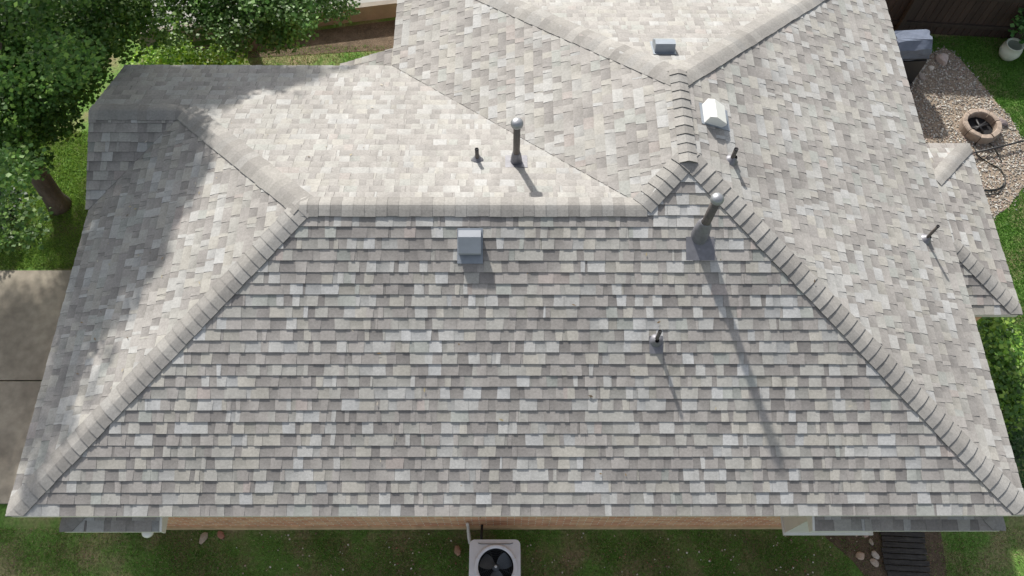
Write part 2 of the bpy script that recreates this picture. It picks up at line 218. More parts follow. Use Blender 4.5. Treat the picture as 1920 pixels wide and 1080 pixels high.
CLUMPS_A=[(-5.46,7.63,5.43,0.38),(-5.7,6.91,4.87,0.44),(-7.57,10.88,7.25,0.3),(-7.55,7.03,6.43,0.3),(-8.1,7.51,7.33,0.47),(-5.46,7.47,4.77,0.47),(-6.92,7.67,6.33,0.34),(-7.27,4.66,5.58,0.35),(-6.55,6.29,4.56,0.37),(-6.61,6.57,5.07,0.32),(-6.63,8.55,6.68,0.47),(-7.95,11,7.37,0.45),(-6.61,9.42,5.8,0.33),(-6.87,9,6.5,0.42),(-6.59,7.83,6.47,0.33),(-5.53,6.37,5.01,0.35),(-7.03,5.58,5.01,0.36),(-7.14,9.58,5.64,0.35),(-7.27,10.95,7.57,0.35),(-6.44,5.22,4.64,0.32),(-7.45,9.33,5.14,0.47),(-6.96,7.75,4.43,0.33),(-7.06,7.17,4.95,0.38),(-7.55,7.98,6.01,0.39),(-7.27,9.26,6.77,0.4),(-7.12,5.82,5.92,0.32),(-6.75,7.47,6.48,0.42),(-5.82,5.66,4.37,0.42),(-7.84,9.93,6.38,0.36),(-5.68,7.58,5.66,0.39),(-6.21,4.02,4.22,0.35),(-6.69,8.97,7.37,0.32),(-7.53,10.37,6.55,0.37),(-7.2,11.41,7.59,0.36),(-7.04,7.27,6.49,0.32),(-6.46,6.19,4.01,0.36),(-6.84,6.32,5.11,0.46),(-7.9,7.19,6.72,0.31),(-6.74,8.22,5.64,0.42),(-7.47,7.13,5.77,0.36),(-6.53,10.04,6.97,0.47),(-7.33,10.64,6.75,0.35),(-6.26,10.59,5.58,0.31),(-6.87,10.04,5.83,0.36),(-7,10.4,5.69,0.45),(-6.67,8.36,4.36,0.43),(-7.4,12.24,7.49,0.37),(-5.54,8.22,4.18,0.35),(-6.83,10.9,6.16,0.45),(-5.43,8.61,4.27,0.44),(-7.69,11.87,6.63,0.41),(-6.66,12.73,7.42,0.34),(-6.71,8.85,4.94,0.36),(-6.66,12.35,6.78,0.41),(-6.78,10.16,5.28,0.33),(-7.55,11.42,6.58,0.34),(-6.79,10.84,5.66,0.35),(-7.32,12.64,7.74,0.47),(-5.85,8.87,4.35,0.47),(-6.56,11.36,6.73,0.36),(-5.73,9.95,5.73,0.43),(-7.55,12.84,7.37,0.43),(-6.64,10.82,6.18,0.39),(-6.7,12.02,7.48,0.3),(-7.69,11.8,6.36,0.46),(-7.15,11.17,5.77,0.3),(-5.95,12.54,7.07,0.44),(-5.48,7.79,4.32,0.33),(-5.67,10.55,5.65,0.39),(-5.47,12.91,7.25,0.39),(-6.99,9.99,5.98,0.3),(-7.38,11.88,7,0.4),(-6.22,10.95,6.31,0.48),(-5.4,9.92,4.94,0.41),(-6.33,10.56,5.35,0.3),(-5.81,11.65,6.13,0.32),(-5.77,9.96,5.98,0.37),(-6.13,12.57,7.21,0.33),(-9.95,8.53,3.91,0.39),(-9.3,7.1,2.67,0.36),(-10.07,9.04,4.71,0.3),(-10.1,8.3,4.64,0.41),(-10.03,8.15,3.62,0.42),(-9.69,6.94,3.35,0.41),(-10.13,8.34,3.36,0.41),(-10.14,8.75,4.71,0.38),(-9.63,6.61,2.7,0.3),(-10.46,9.64,4.5,0.37),(-9.3,5.49,2.85,0.39),(-10,9.37,4.6,0.32),(-10.29,9.26,4.7,0.47),(-9.32,7.76,2.89,0.46),(-10.06,7.73,4.15,0.41),(-9.73,6.6,3.92,0.38),(-10.46,9.2,4.79,0.36),(-9.69,8.73,3.84,0.31),(-10.33,8.71,3.87,0.34),(-10.63,5.68,4.22,0.43),(-9.72,4.54,3.09,0.31),(-8.53,4.29,3.31,0.48),(-10.37,5.91,4.28,0.36),(-8.47,4.84,3.53,0.45),(-7.9,5.54,4.16,0.34),(-10.08,5.35,4.1,0.33),(-9.31,4.11,3.01,0.47),(-10.05,4.59,3.09,0.36),(-10.84,5.44,3.72,0.33),(-9.49,6.21,4.49,0.36),(-7.34,4.68,3.49,0.35),(-9.43,5.32,4.01,0.32),(-9.15,3.98,3.1,0.42),(-10.58,5.33,3.58,0.31),(-9.87,6.65,4.61,0.37),(-8.6,6.06,4.38,0.44),(-9.03,5.85,4.24,0.46),(-7.75,3.75,2.93,0.38),(-11.04,6.3,4.73,0.48),(-7.82,5.48,3.89,0.35),(-8.49,6.38,4.79,0.47),(-10.88,6.74,4.43,0.33),(-6.89,3.95,2.97,0.45),(-10.84,6.07,3.88,0.36),(-10.15,6.25,4.41,0.38),(-8.32,10.04,8.28,0.52),(-8.19,11.65,7.74,0.47),(-7.24,10.33,8.16,0.38),(-7.8,12.42,8.16,0.39),(-6.76,8.04,5.58,0.37),(-6.9,10.13,7.09,0.46),(-7.42,10.15,6.75,0.36),(-6.35,9.47,6.4,0.41),(-6.42,9.42,6.19,0.42),(-7.78,12.11,8.15,0.35),(-6.97,7.03,5.73,0.54),(-8.04,11.97,8.46,0.5),(-7.42,8.48,6.91,0.39),(-7.31,9.71,5.78,0.41),(-6.69,9.59,6.83,0.55),(-6.98,7.67,5.62,0.37),(-7.63,9.9,6.27,0.41),(-7.8,10.74,6.47,0.36),(-6.8,7.27,6.05,0.4),(-7.57,8.56,6.67,0.49),(-6.96,9.31,6.45,0.52),(-6.47,7.65,6.4,0.37),(-7.87,13.62,8.2,0.43),(-6.71,12.77,7.57,0.39),(-6.71,11.09,6.28,0.36),(-6.82,12.59,7.75,0.35),(-6.61,10.65,5.84,0.46),(-7.07,10.91,6.23,0.47),(-7.05,13.77,8.14,0.45),(-5.57,10.55,5.59,0.36),(-6.26,11.62,6.82,0.37),(-6.29,11.43,6.34,0.41),(-6.89,10.18,5.54,0.5),(-5.87,10.07,5.64,0.48),(-6.33,10.76,6.16,0.4),(-7.87,12.83,7.46,0.43),(-6.83,10.1,5.71,0.41),(-6.32,11.31,6.17,0.36),(-6.77,9.53,5.38,0.35),(-7.47,11.52,6.58,0.51),(-8.22,13.43,7.86,0.43),(-5.83,9.3,4.96,0.5),(-7.9,12.51,7.08,0.38),(-6.59,11.23,6.36,0.44),(-6.45,11.44,6.56,0.43),(-7.84,12.48,7.4,0.43),(-5.54,8.35,5.5,0.16),(-6.05,7.47,6.4,0.08),(-5.81,7.72,5.87,0.12),(-6.3,9.49,6.01,0.09),(-6.02,5.67,5.38,0.15),(-6.08,9.34,7.11,0.13),(-7.72,8.23,6.06,0.16),(-7.17,4.06,5.54,0.17),(-5.63,6.96,5.41,0.11),(-7.67,9.27,5.12,0.08),(-7.39,10.63,6.33,0.14),(-7.05,7.09,6.37,0.07),(-7.14,7.06,4.78,0.11),(-7.24,5.96,6.49,0.1),(-6.59,4.22,5.32,0.17),(-6.32,5.34,5.55,0.15),(-7.21,8.16,4.46,0.11),(-6.22,10.16,6.77,0.07),(-6.56,8.4,7.05,0.13),(-6.71,8.97,5.28,0.09),(-5.54,7.87,5.78,0.12),(-6.83,5.98,6.33,0.15),(-7.06,3.68,4.6,0.13),(-6.3,3.25,4.39,0.08),(-6.1,8.72,6.54,0.07),(-6.03,9.09,6.57,0.1),(-6.89,4.77,5.52,0.13),(-7.4,6.87,6.61,0.15),(-6.05,9.48,7.14,0.12),(-7.74,6.07,6.4,0.16),(-8.3,11.16,6.38,0.12),(-7.33,5.76,6.31,0.07),(-5.6,7.62,5.73,0.11),(-5.43,9.35,4.42,0.09),(-5.61,8.43,4.76,0.17),(-7.72,12.01,6.21,0.14),(-6.74,9.91,6.5,0.13),(-5.67,10.28,5.98,0.14),(-6.16,11.79,6.14,0.16),(-7.06,11.56,5.91,0.08),(-6.43,7.5,4.8,0.15),(-7.08,9.32,4.63,0.09),(-6.05,10.91,5.54,0.1),(-6.89,12.25,6.35,0.11),(-7.63,7.14,2.89,0.29),(-6.73,8.74,2.37,0.4),(-7.11,9.03,2.67,0.35),(-7.42,8.24,3.32,0.25),(-7.96,6.92,3.28,0.41),(-7.88,8.16,3.13,0.24),(-7.25,7.07,2.97,0.32),(-8.32,8.4,2.76,0.33),(-6.61,8.45,2.99,0.39),(-8.34,8.6,3.05,0.36),(-7.81,8.86,2.83,0.42),(-8.2,7.65,2.94,0.25),(-6.45,7.93,2.86,0.4),(-6.77,8.37,3.31,0.41),(-7.92,9.41,2.41,0.38),(-7.41,9.4,2.48,0.24),(-7.67,7.86,2.96,0.25),(-7.55,8.85,2.71,0.28),(-6.83,7.52,3.02,0.3),(-6.95,7.37,2.5,0.36),(-8.52,7.53,2.48,0.36),(-6.99,7.6,3.6,0.3),(-6.62,7.83,3.41,0.3),(-7.83,7.58,3.33,0.38),(-8.95,8.5,2.42,0.25),(-7.49,7.87,3.64,0.39),(-7.94,7.31,3.01,0.32),(-8.23,8.21,2.48,0.36),(-8.63,8.5,2.42,0.35),(-7.31,8.9,2.34,0.34),(-8.55,8.81,2.93,0.31),(-8.13,8.15,3.37,0.35),(-7.3,7.64,2.89,0.32),(-7.54,7.86,2.69,0.29),(-6.79,7.98,2.37,0.38),(-9.05,8.99,2.42,0.25),(-7.43,7.8,2.36,0.36),(-7.79,7.58,3.85,0.39),(-7.62,7,3.17,0.29),(-7.78,8.06,3.64,0.29),(-7.04,7.64,2.35,0.33),(-7.5,8.41,2.63,0.28),(-6.5,7.24,2.98,0.41),(-7.32,7.32,3.57,0.25),(-8.19,7.34,3.13,0.38),(-8.15,9.21,2.42,0.26),(-7.04,8.57,2.52,0.41),(-6.5,8.88,2.79,0.37),(-7.74,7.54,2.55,0.27),(-7.11,8.14,2.89,0.4),(-8.15,7.59,2.63,0.33),(-6.86,8.69,3.01,0.29),(-7.9,7.97,2.57,0.39),(-8.81,9.16,2.72,0.31),(-8.35,8,2.8,0.39),(-6.68,9.14,2.34,0.41),(-7.85,8.49,3.13,0.26),(-6.4,7.83,2.36,0.34),(-6.77,7.96,3.1,0.41),(-6.53,7.65,2.93,0.29),(-7.24,7.52,2.59,0.32),(-8.34,8.81,2.62,0.35),(-6.66,8.1,3.47,0.34),(-7.13,7.88,3.08,0.33),(-7.52,7.46,2.92,0.26),(-7.94,7.76,3.52,0.26),(-6.66,7.4,2.8,0.28),(-7.8,7.32,3.65,0.37),(-6.44,8.51,2.56,0.37),(-8.71,9.38,2.45,0.38),(-8.42,9.2,2.49,0.27),(-7.38,7,3.32,0.26),(-7.71,8.14,3.38,0.35),(-6.83,6.93,3.09,0.3),(-8.56,8.19,2.71,0.32),(-8.07,7.9,3.05,0.36),(-8.24,8.61,2.38,0.34),(-7.03,7.31,2.94,0.34),(-7.54,7.75,3.22,0.29),(-7.19,7.78,3.71,0.41),(-8.35,6.38,2.38,0.25),(-7.68,7.94,2.13,0.29),(-8.21,8.06,2.21,0.39),(-7.62,6.12,2.63,0.26),(-8.49,8.01,2.24,0.31),(-8.08,6.28,2.28,0.26),(-7.56,6.41,2.06,0.41),(-8.41,7.16,2.34,0.26),(-7.41,7.31,3.25,0.38),(-7.72,6.5,2.61,0.39),(-7.75,6.79,2.71,0.25),(-7.11,6.87,2.51,0.32),(-8,6.1,2.69,0.42),(-7.3,6.36,2.47,0.29),(-8.21,6.37,2.03,0.25),(-6.86,7.08,2.4,0.26),(-6.95,6.55,2.95,0.4),(-7.74,6.69,2.12,0.39),(-7.38,8.12,2.03,0.36),(-7.27,6.79,2.85,0.28),(-6.66,6.84,2.82,0.41),(-7.08,6.13,2.41,0.35),(-8.96,7.88,2.1,0.42),(-7.52,7.45,2.4,0.35),(-8.1,5.83,2.48,0.37),(-8.2,6.72,2.38,0.25),(-8,6.94,2.99,0.28),(-7.26,6.3,2.87,0.32),(-8.3,7.34,2.79,0.25),(-8.61,6.78,2.05,0.34),(-7.1,7.36,2.23,0.37),(-7.4,8.16,2.35,0.39),(-7.71,8.25,2.22,0.3),(-8.25,8.52,2.02,0.36),(-6.76,7.14,2.7,0.32),(-6.94,6.31,2.68,0.34),(-7.28,7.2,2.49,0.33),(-7.88,5.78,2.77,0.31),(-7.24,7.1,2,0.33),(-6.99,7.19,3.25,0.33),(-8.19,7.34,2.31,0.32),(-7.66,6.26,2.32,0.39),(-8,6.39,2.81,0.4),(-9,8.18,2.12,0.3),(-7.99,7.53,2.13,0.4),(-7.56,6.69,2.45,0.41),(-7.31,5.96,2.43,0.24),(-7.43,5.5,2.31,0.33),(-7.5,5.66,2.58,0.28),(-7.69,5.27,2.45,0.38),(-8.01,5.41,2.49,0.25),(-7.73,5.62,2.24,0.25),(-8.22,6.56,2.61,0.27),(-7.79,6.19,2.94,0.32),(-7.54,5.92,2.85,0.31),(-8.48,6.81,2.31,0.39),(-7.9,6.78,2.34,0.36),(-8.22,5.86,2.21,0.39),(-7.55,6.37,2.93,0.25),(-6.29,10.09,1.93,0.27),(-6.2,8.84,3.13,0.26),(-6.01,8.87,2.11,0.26),(-6.14,9.51,2.3,0.24),(-5.87,9.49,2.13,0.28),(-6.79,8.5,2.68,0.26),(-6.91,9.03,2.87,0.37),(-5.6,9.15,2.2,0.41),(-5.61,8.66,2.14,0.31),(-6.96,9.19,2.03,0.25),(-6.17,8.15,2.55,0.29),(-6.23,8.59,2.05,0.28),(-6.51,8.73,2.07,0.32),(-7.32,8.81,2.04,0.27),(-6.85,8.84,2.12,0.28),(-6.87,10.19,2.06,0.32),(-6.97,9.51,2.54,0.39),(-7.11,9.26,2.45,0.33),(-7.26,9.24,1.92,0.28),(-5.85,9.24,1.91,0.24),(-5.85,8.28,2.2,0.36),(-5.63,9.37,2.44,0.32),(-5.71,9.69,2.41,0.37),(-6.65,9.35,2.65,0.42),(-6.25,9.22,1.98,0.28),(-6.15,8.5,2.74,0.26),(-6.57,9.79,1.97,0.27),(-6.15,8.35,3,0.42),(-6.56,8.28,2.36,0.36),(-5.96,9.39,2.61,0.31),(-5.45,9.57,2.31,0.37),(-6.49,9.67,2.47,0.32),(-7.26,10.1,1.96,0.24),(-6.45,8.35,3.23,0.26),(-5.54,9.77,2.01,0.24),(-5.47,9.45,1.61,0.33),(-5.78,9.97,1.69,0.35),(-5.96,10.67,1.59,0.38),(-5.62,10.27,1.72,0.27)]  # high unseen clumps added to block sky; tiny ones dapple the shade edge
CLUMPS_B=[(-5.38,7.81,5.25,0.3),(-4.76,9.76,4.99,0.38),(-4.88,8.83,4.27,0.43),(-4.96,8.69,4.5,0.42),(-5.29,9,4.28,0.39),(-4.96,10.63,5.83,0.31),(-4.46,9.5,4.67,0.31),(-5.06,8.64,4.68,0.37),(-4.44,8.94,4.18,0.3),(-5.14,12.68,7,0.32),(-5.03,9.98,4.91,0.34),(-5.12,7.21,5.38,0.16),(-4.13,11.62,5.93,0.15),(-4.33,11.49,6.01,0.14),(-5.04,12.47,6.44,0.13),(-4.51,9.16,4.95,0.17),(-4.78,10.58,5.89,0.07),(-4.74,10.81,5.68,0.13),(-5.32,10.91,5.37,0.09),(-4.43,9.13,4.1,0.15),(-5.1,9.65,5.28,0.12),(-4.25,11.85,6.22,0.09),(-4.53,10.09,5.86,0.08),(-5.16,8.55,2.19,0.25),(-4.88,9.15,2.74,0.26),(-5.38,9.17,2.54,0.26),(-5.04,9.49,2.03,0.31),(-5.07,9.88,2.22,0.35),(-5.23,8.78,1.94,0.26),(-5.28,8.96,2.38,0.37),(-5.04,9.8,1.93,0.39),(-4.86,8.74,2.01,0.32),(-5.3,9.79,2.39,0.4),(-4.99,9.63,2.45,0.27),(-4.14,8.54,2.67,0.4),(-4.89,9.13,1.99,0.25),(-3.61,8.76,2.97,0.29),(-4.77,10.09,1.96,0.28),(-4.47,9.26,2.23,0.27),(-4.65,8.17,2.03,0.27),(-4.87,8.41,2.09,0.42),(-4.53,9.09,1.55,0.27),(-3.73,8.3,2.68,0.28),(-4.66,9.65,2.37,0.38),(-4.17,9.3,1.93,0.33),(-4.73,10.09,1.56,0.28),(-3.74,8.88,1.97,0.32),(-4.43,10.25,1.64,0.26),(-4.38,8.86,2.49,0.38),(-4.25,9.84,1.73,0.29),(-4.34,8.8,2.19,0.4),(-4.4,9.43,1.7,0.26),(-4.13,8.97,1.79,0.34),(-4.09,9.62,1.79,0.42),(-4.67,9.68,1.65,0.26),(-3.71,8.36,2.17,0.39),(-4.39,8.35,2.3,0.3),(-5.38,8.42,2.06,0.24),(-5.04,10.26,2,0.28),(-3.73,9.77,2.4,0.36),(-4.01,8.96,2.19,0.26),(-5.11,9.28,1.67,0.3),(-4.14,8.51,1.89,0.35),(-4.2,9.05,2.96,0.36),(-3.95,9.78,1.57,0.38),(-4.7,9.54,2.63,0.35),(-4.51,9.26,2.74,0.4),(-4.04,8.21,2.12,0.31),(-5.01,9.02,2.48,0.3),(-4.02,10.17,1.62,0.26),(-4.01,9.44,2.46,0.28),(-4.26,9.53,2.16,0.29),(-5.36,10.04,1.54,0.34),(-4.72,9.6,2.01,0.41),(-3.73,10.23,1.79,0.26),(-3.5,8.64,2.3,0.28),(-3.43,9.43,1.6,0.28),(-2.81,9.31,2.85,0.34),(-3.1,9.07,2.16,0.36),(-3.82,9.18,2.54,0.33),(-3.31,8.81,2.74,0.3),(-3.78,8.91,2.36,0.4),(-2.86,8.77,2.84,0.38),(-3.39,8.98,3.09,0.25),(-3.92,9.39,1.85,0.27),(-4.04,8.98,2.58,0.41),(-3.02,10.26,1.94,0.38),(-3.2,9.21,2.74,0.29),(-3.42,8.21,2.61,0.32),(-3,10.1,1.61,0.37),(-3.95,9.27,2.19,0.33),(-2.96,8.81,2.35,0.4)]  # upper clumps placed to shade the rear slope; tiny ones break its edge

# ---------------------------------------------------------------- house dimensions (metres)
ZE = 2.6; s = .4105; LL = 3.5717; XA = -6.1367; XB = 6.4722; LP = 4.1648; YQ = 5.4483; T = 2.2032; XG = XA-.05
XP = XB-LP; XW = XB-2*LP; YN = YQ+LP; XM = XP-(LP-LL); D = .9633; AN = 4.95; AS = 3.86
q_ = math.sqrt(1+s*s); EXP = .1435
def zS(y): return ZE+s*y
house = thing('house', 'low brick house with grey architectural shingle hip roof filling the view', 'house')
TONES = [((.395,.400,.395),20),((.345,.343,.325),24),((.365,.355,.325),18),((.285,.272,.262),18),((.325,.312,.300),20),((.245,.234,.228),12),((.405,.415,.42),8),((.34,.305,.29),2),((.32,.337,.32),4)]
_mean = np.array((.335,.328,.312)); TONES = [(tuple((_mean+(np.array(c)-_mean)*.78)*np.array((1.008,.995,.982))), w) for c, w in TONES]
TP = np.array([w for _, w in TONES], float); TP /= TP.sum()
def clip(poly, P):
    """clip polygon poly by convex counter-clockwise polygon P"""
    for i in range(len(P)):
        ax, ay = P[i]; bx, by = P[(i+1) % len(P)]; out = []
        def side(q): return (bx-ax)*(q[1]-ay)-(by-ay)*(q[0]-ax)
        for k in range(len(poly)):
            a = poly[k]; b = poly[(k+1) % len(poly)]; sa = side(a); sb = side(b)
            if sa >= 0: out.append(a)
            if (sa >= 0) != (sb >= 0):
                t = sa/(sa-sb); out.append((a[0]+(b[0]-a[0])*t, a[1]+(b[1]-a[1])*t))
        poly = out
        if len(poly) < 3: return []
    return poly
def ccw(P):
    A = sum(P[i-1][0]*P[i][1]-P[i][0]*P[i-1][1] for i in range(len(P)))
    return P if A > 0 else P[::-1]
def slope_face(mb, o, u, down, polys, seed, lift=0., dark=1., exp=EXP, vstart=0., wob=.0012, con=1.):
    """shingles on a slope; o = a point on the eave, u = along the eave, down = horizontal downhill direction, polys = world xyz polygons"""
    rg = random.Random(seed); o = Vector(o); u = Vector(u); dn = Vector(down); v = Vector((-dn.x, -dn.y, s)).normalized(); n = Vector((dn.x*s, dn.y*s, 1)).normalized()
    PP = [ccw([((Vector(p)-o).dot(u), (Vector(p)-o).dot(v)) for p in P]) for P in polys]
    us = [a for P in PP for a, _ in P]; vs = [b for P in PP for _, b in P]; u0, u1, vm = min(us), max(us), max(vs)
    for P in PP:   # underlayment sheet and the edge below it
        pts = [o+u*a+v*b+n*(lift-.004) for a, b in P]; mb.face(pts, (.14,.14,.14))
        for i in range(len(P)):
            a = pts[i-1]; b = pts[i]; mb.face([a, b, b-n*(.012), a-n*(.012)], (.2,.2,.2))
    k = 0
    while k*exp+vstart < vm:
        v0 = k*exp+vstart+rg.uniform(-.0035, .0035); v1 = (k+1)*exp+vstart+.004
        x = u0-rg.uniform(0, .9); nxt = rg.uniform(.2, 1.0)+x; tooth = rg.random() < .5; jl = 0
        ang = rg.uniform(-1,1)*wob; ci = None; run = 0
        while x < u1:
            w = rg.choice((.055, .09, .12, .14, .16, .19, .22)) if tooth else rg.choice((.06, .09, .11, .14, .17, .20))
            joint = False
            if x+w > nxt: w = max(.03, nxt-x); nxt += 1.0; joint = True
            jr = 0 if joint else rg.uniform(-.007, .007)
            r_ = rg.random()
            if ci is None or rg.random() > .22: ci = rg.choices(range(len(TONES)), TP)[0]
            base = TONES[ci][0]
            # recessed areas between the teeth carry the darker printed granules
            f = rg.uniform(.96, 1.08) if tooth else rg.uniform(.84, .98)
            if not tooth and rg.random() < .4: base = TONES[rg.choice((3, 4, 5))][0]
            base = tuple(mc+(bc-mc)*con for bc, mc in zip(base, _mean)); f = 1+(f-1)*con; band = (.05 if tooth else .26)*con  # con: lower on sunlit slopes, imitating tones washed out by strong light
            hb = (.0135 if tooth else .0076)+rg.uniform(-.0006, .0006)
            vj = v0+(rg.uniform(-.0018,.0018)); quad = [(x+jl, vj), (x+w+jr-(.0025 if joint else 0), vj+ang), (x+w-jr-(.0025 if joint else 0), v1), (x-jl, v1)]
            g = rg.uniform(-.09, .09); uc = x+w/2
            for P in PP:
                q = clip(quad, P)
                if len(q) < 3: continue
                def hgt(b): return max(.0004, hb*(1-(b-v0)/(v1-v0)))
                top = [o+u*a+v*b+n*(lift+hgt(b)) for a, b in q]
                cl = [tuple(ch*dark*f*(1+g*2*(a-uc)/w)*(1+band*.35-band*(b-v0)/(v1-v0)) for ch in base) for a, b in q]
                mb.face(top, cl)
                for i in range(len(q)):
                    a_, b_ = q[i-1], q[i]
                    if a_[1] > v1-.003 and b_[1] > v1-.003: continue
                    pa, pb = top[i-1], top[i]
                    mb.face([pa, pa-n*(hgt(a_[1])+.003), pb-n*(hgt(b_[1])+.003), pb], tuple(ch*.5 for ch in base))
            x += w; tooth = not tooth if not joint else (rg.random() < .6); jl = jr
            if rg.random() < .13: tooth = True
        k += 1
def tones_ok(mb): return mb

ZR = ZE+s*LL; ZPk = ZE+s*LP; ZG = ZR-s*T
A = (XA,0,ZE); B = (XB,0,ZE); R1 = (XA+LL,LL,ZR); Mp = (XM,LL,ZR); Pp = (XP,LP,ZPk); Q = (XP,YQ,ZPk); Vv = (XW,2*LL,ZE)
G0 = (XA+LL-T,LL+T,ZG); Gw = (XG,LL+T,ZG); Gn = (XG,2*LL,ZE); Gs = (XA,2*T,ZE); NE = (XB,YN,ZE); NW = (XW,YN,ZE)
mb = MB()
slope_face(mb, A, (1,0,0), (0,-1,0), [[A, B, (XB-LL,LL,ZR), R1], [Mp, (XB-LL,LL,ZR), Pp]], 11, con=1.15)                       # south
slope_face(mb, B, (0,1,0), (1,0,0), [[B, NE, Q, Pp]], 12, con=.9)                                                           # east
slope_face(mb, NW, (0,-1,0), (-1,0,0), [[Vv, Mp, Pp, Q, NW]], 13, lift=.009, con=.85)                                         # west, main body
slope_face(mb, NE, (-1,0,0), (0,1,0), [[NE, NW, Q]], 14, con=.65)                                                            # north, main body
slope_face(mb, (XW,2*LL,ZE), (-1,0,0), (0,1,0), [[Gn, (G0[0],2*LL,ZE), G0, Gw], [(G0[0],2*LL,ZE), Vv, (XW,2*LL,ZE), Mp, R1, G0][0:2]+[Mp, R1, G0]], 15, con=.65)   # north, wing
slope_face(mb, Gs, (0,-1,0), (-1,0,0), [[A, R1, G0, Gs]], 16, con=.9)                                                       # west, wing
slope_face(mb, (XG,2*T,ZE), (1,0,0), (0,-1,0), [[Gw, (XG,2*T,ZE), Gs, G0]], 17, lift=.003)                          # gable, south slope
roof = mb.build('roof', m_shingle, house)

# lower roofs: same shingles, each a part of the house
def cap_line(name, P0, P1, n1, n2, parent, w=.150, seed=1, tone=1., h=.013, start=0., lift=.008, trim=False, drop=.006):
    """hip or ridge cap pieces from the exposed end P0 to P1; n1, n2 = downhill directions of the slopes on both sides"""
    rg = random.Random(seed); P0 = Vector(P0); P1 = Vector(P1); d = (P1-P0).normalized(); Ln = (P1-P0).length
    N1 = Vector((n1[0]*s, n1[1]*s, 1)).normalized(); N2 = Vector((n2[0]*s, n2[1]*s, 1)).normalized()
    def side(N, dn):
        a = d.cross(N).normalized()
        if a.dot(Vector((dn[0], dn[1], 0))) < 0: a = -a
        return a
    a1 = side(N1, n1); a2 = side(N2, n2); up = (N1+N2).normalized(); m = MB(); x = start
    while x < Ln-.02:
        e = .1435*rg.uniform(.97, 1.03); x1 = min(x+e*1.16, Ln+.0); t = rg.uniform(.93, 1.06)*tone
        base = rg.choice(((.295,.284,.266),(.315,.304,.286),(.27,.26,.246),(.29,.283,.27),(.25,.24,.226)))
        base = tuple(c*t for c in base); ww = w*rg.uniform(.975, 1.02); off = rg.uniform(-.004, .004)
        # a cross-section bent over the line, five points each side
        ks = (1, .72, .42, .2, 0.0); prof = []
        def section(pos, hh):
            c = P0+d*pos; pts = []
            for k in ks: pts.append(c+a1*(ww+off)*k+N1*(hh+.004+lift)+(up*(-drop*(1-k/.42)**1.5) if k < .42 else Vector()))
            for k in ks[::-1][1:]: pts.append(c+a2*(ww-off)*k+N2*(hh+.004+lift)+(up*(-drop*(1-k/.42)**1.5) if k < .42 else Vector()))
            return pts
        sa = section(x, h+rg.uniform(-.001,.003)); sb = section(x1, .0035); nn = len(sa); 
        sk = [p-N1*(h+.006+lift) if i < nn//2 else (p-up*(h+.006+lift) if i == nn//2 else p-N2*(h+.006+lift)) for i, p in enumerate(sa)]
        if trim:   # cut flush with the eaves at the corner
            def cut(p, dn):
                D_ = Vector((dn[0], dn[1], 0)); e_ = (p-P0).dot(D_)
                return p+d*(e_/(-d.dot(D_))) if e_ > 0 and d.dot(D_) < -.05 else p
            sa = [cut(cut(p, n1), n2) for p in sa]; sk = [cut(cut(p, n1), n2) for p in sk]; sb = [cut(cut(p, n1), n2) for p in sb]
        for i in range(nn-1):
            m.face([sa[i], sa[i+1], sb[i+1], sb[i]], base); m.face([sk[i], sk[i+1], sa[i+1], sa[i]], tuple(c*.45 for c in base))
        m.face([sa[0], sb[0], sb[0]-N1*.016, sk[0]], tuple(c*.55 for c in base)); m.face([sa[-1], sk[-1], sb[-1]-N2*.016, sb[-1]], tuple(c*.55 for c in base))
        x += e
    return m.build(name, m_shingle, parent)
Sd, Nd, Ed, Wd = (0,-1), (0,1), (1,0), (-1,0)
cap_line('hip_cap', A, R1, Sd, Wd, roof, seed=1, w=.155, trim=True)
cap_line('hip_cap', G0, R1, Nd, Wd, roof, seed=2, w=.175, h=.008, lift=.012)
cap_line('hip_cap', B, Pp, Sd, Ed, roof, seed=3, w=.15, h=.017, trim=True)
cap_line('hip_cap', Mp, Pp, Sd, Wd, roof, seed=4, h=.017)
cap_line('hip_cap', NE, Q, Nd, Ed, roof, seed=5, w=.18, h=.008, lift=.014)
cap_line('hip_cap', NW, Q, Nd, Wd, roof, seed=6, w=.18, h=.008, lift=.014)
cap_line('ridge_cap', (Mp[0]+.06, LL, ZR+.004), (R1[0]-.05, LL, ZR+.004), Sd, Nd, roof, seed=7, h=.007)
cap_line('ridge_cap', (Gw[0], Gw[1], ZG+.003), (G0[0]+.03, G0[1], ZG+.003), Sd, Nd, roof, seed=8, h=.007)
cap_line('ridge_cap', (XP, LP-.1, ZPk+.008), (XP, YQ+.12, ZPk+.008), Wd, Ed, roof, seed=9, h=.015, w=.118, drop=.001)

def lower(polys, caps, seed):
    m = MB()
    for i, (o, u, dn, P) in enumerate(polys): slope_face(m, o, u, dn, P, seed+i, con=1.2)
    r = m.build('lower_roof', m_shingle, house)
    for j, (a, b, n1, n2) in enumerate(caps): cap_line('hip_cap', a, b, n1, n2, r, seed=seed+50+j, w=.12, h=.012, trim=True)
    return r
ZL = ZE-s*D
eN = (XB+D, AN+D, ZL); eS = (XB+D, AS-D, ZL); aN = (XB, AN, ZE); aS = (XB, AS, ZE); inx = XB-.3
lower([((XB+D,0,ZL), (0,1,0), (1,0,0), [[aN, aS, eS, eN]]),
       ((XB,AN+D,ZL), (-1,0,0), (0,1,0), [[aN, eN, (inx, AN+D, ZL), (inx, AN+.1, ZE-s*.1)]]),
       ((XB,AS-D,ZL), (1,0,0), (0,-1,0), [[aS, eS, (inx, AS-D, ZL), (inx, AS-.1, ZE-s*.1)]])],
      [(eN, aN, Nd, Ed), (eS, aS, Sd, Ed)], 31)
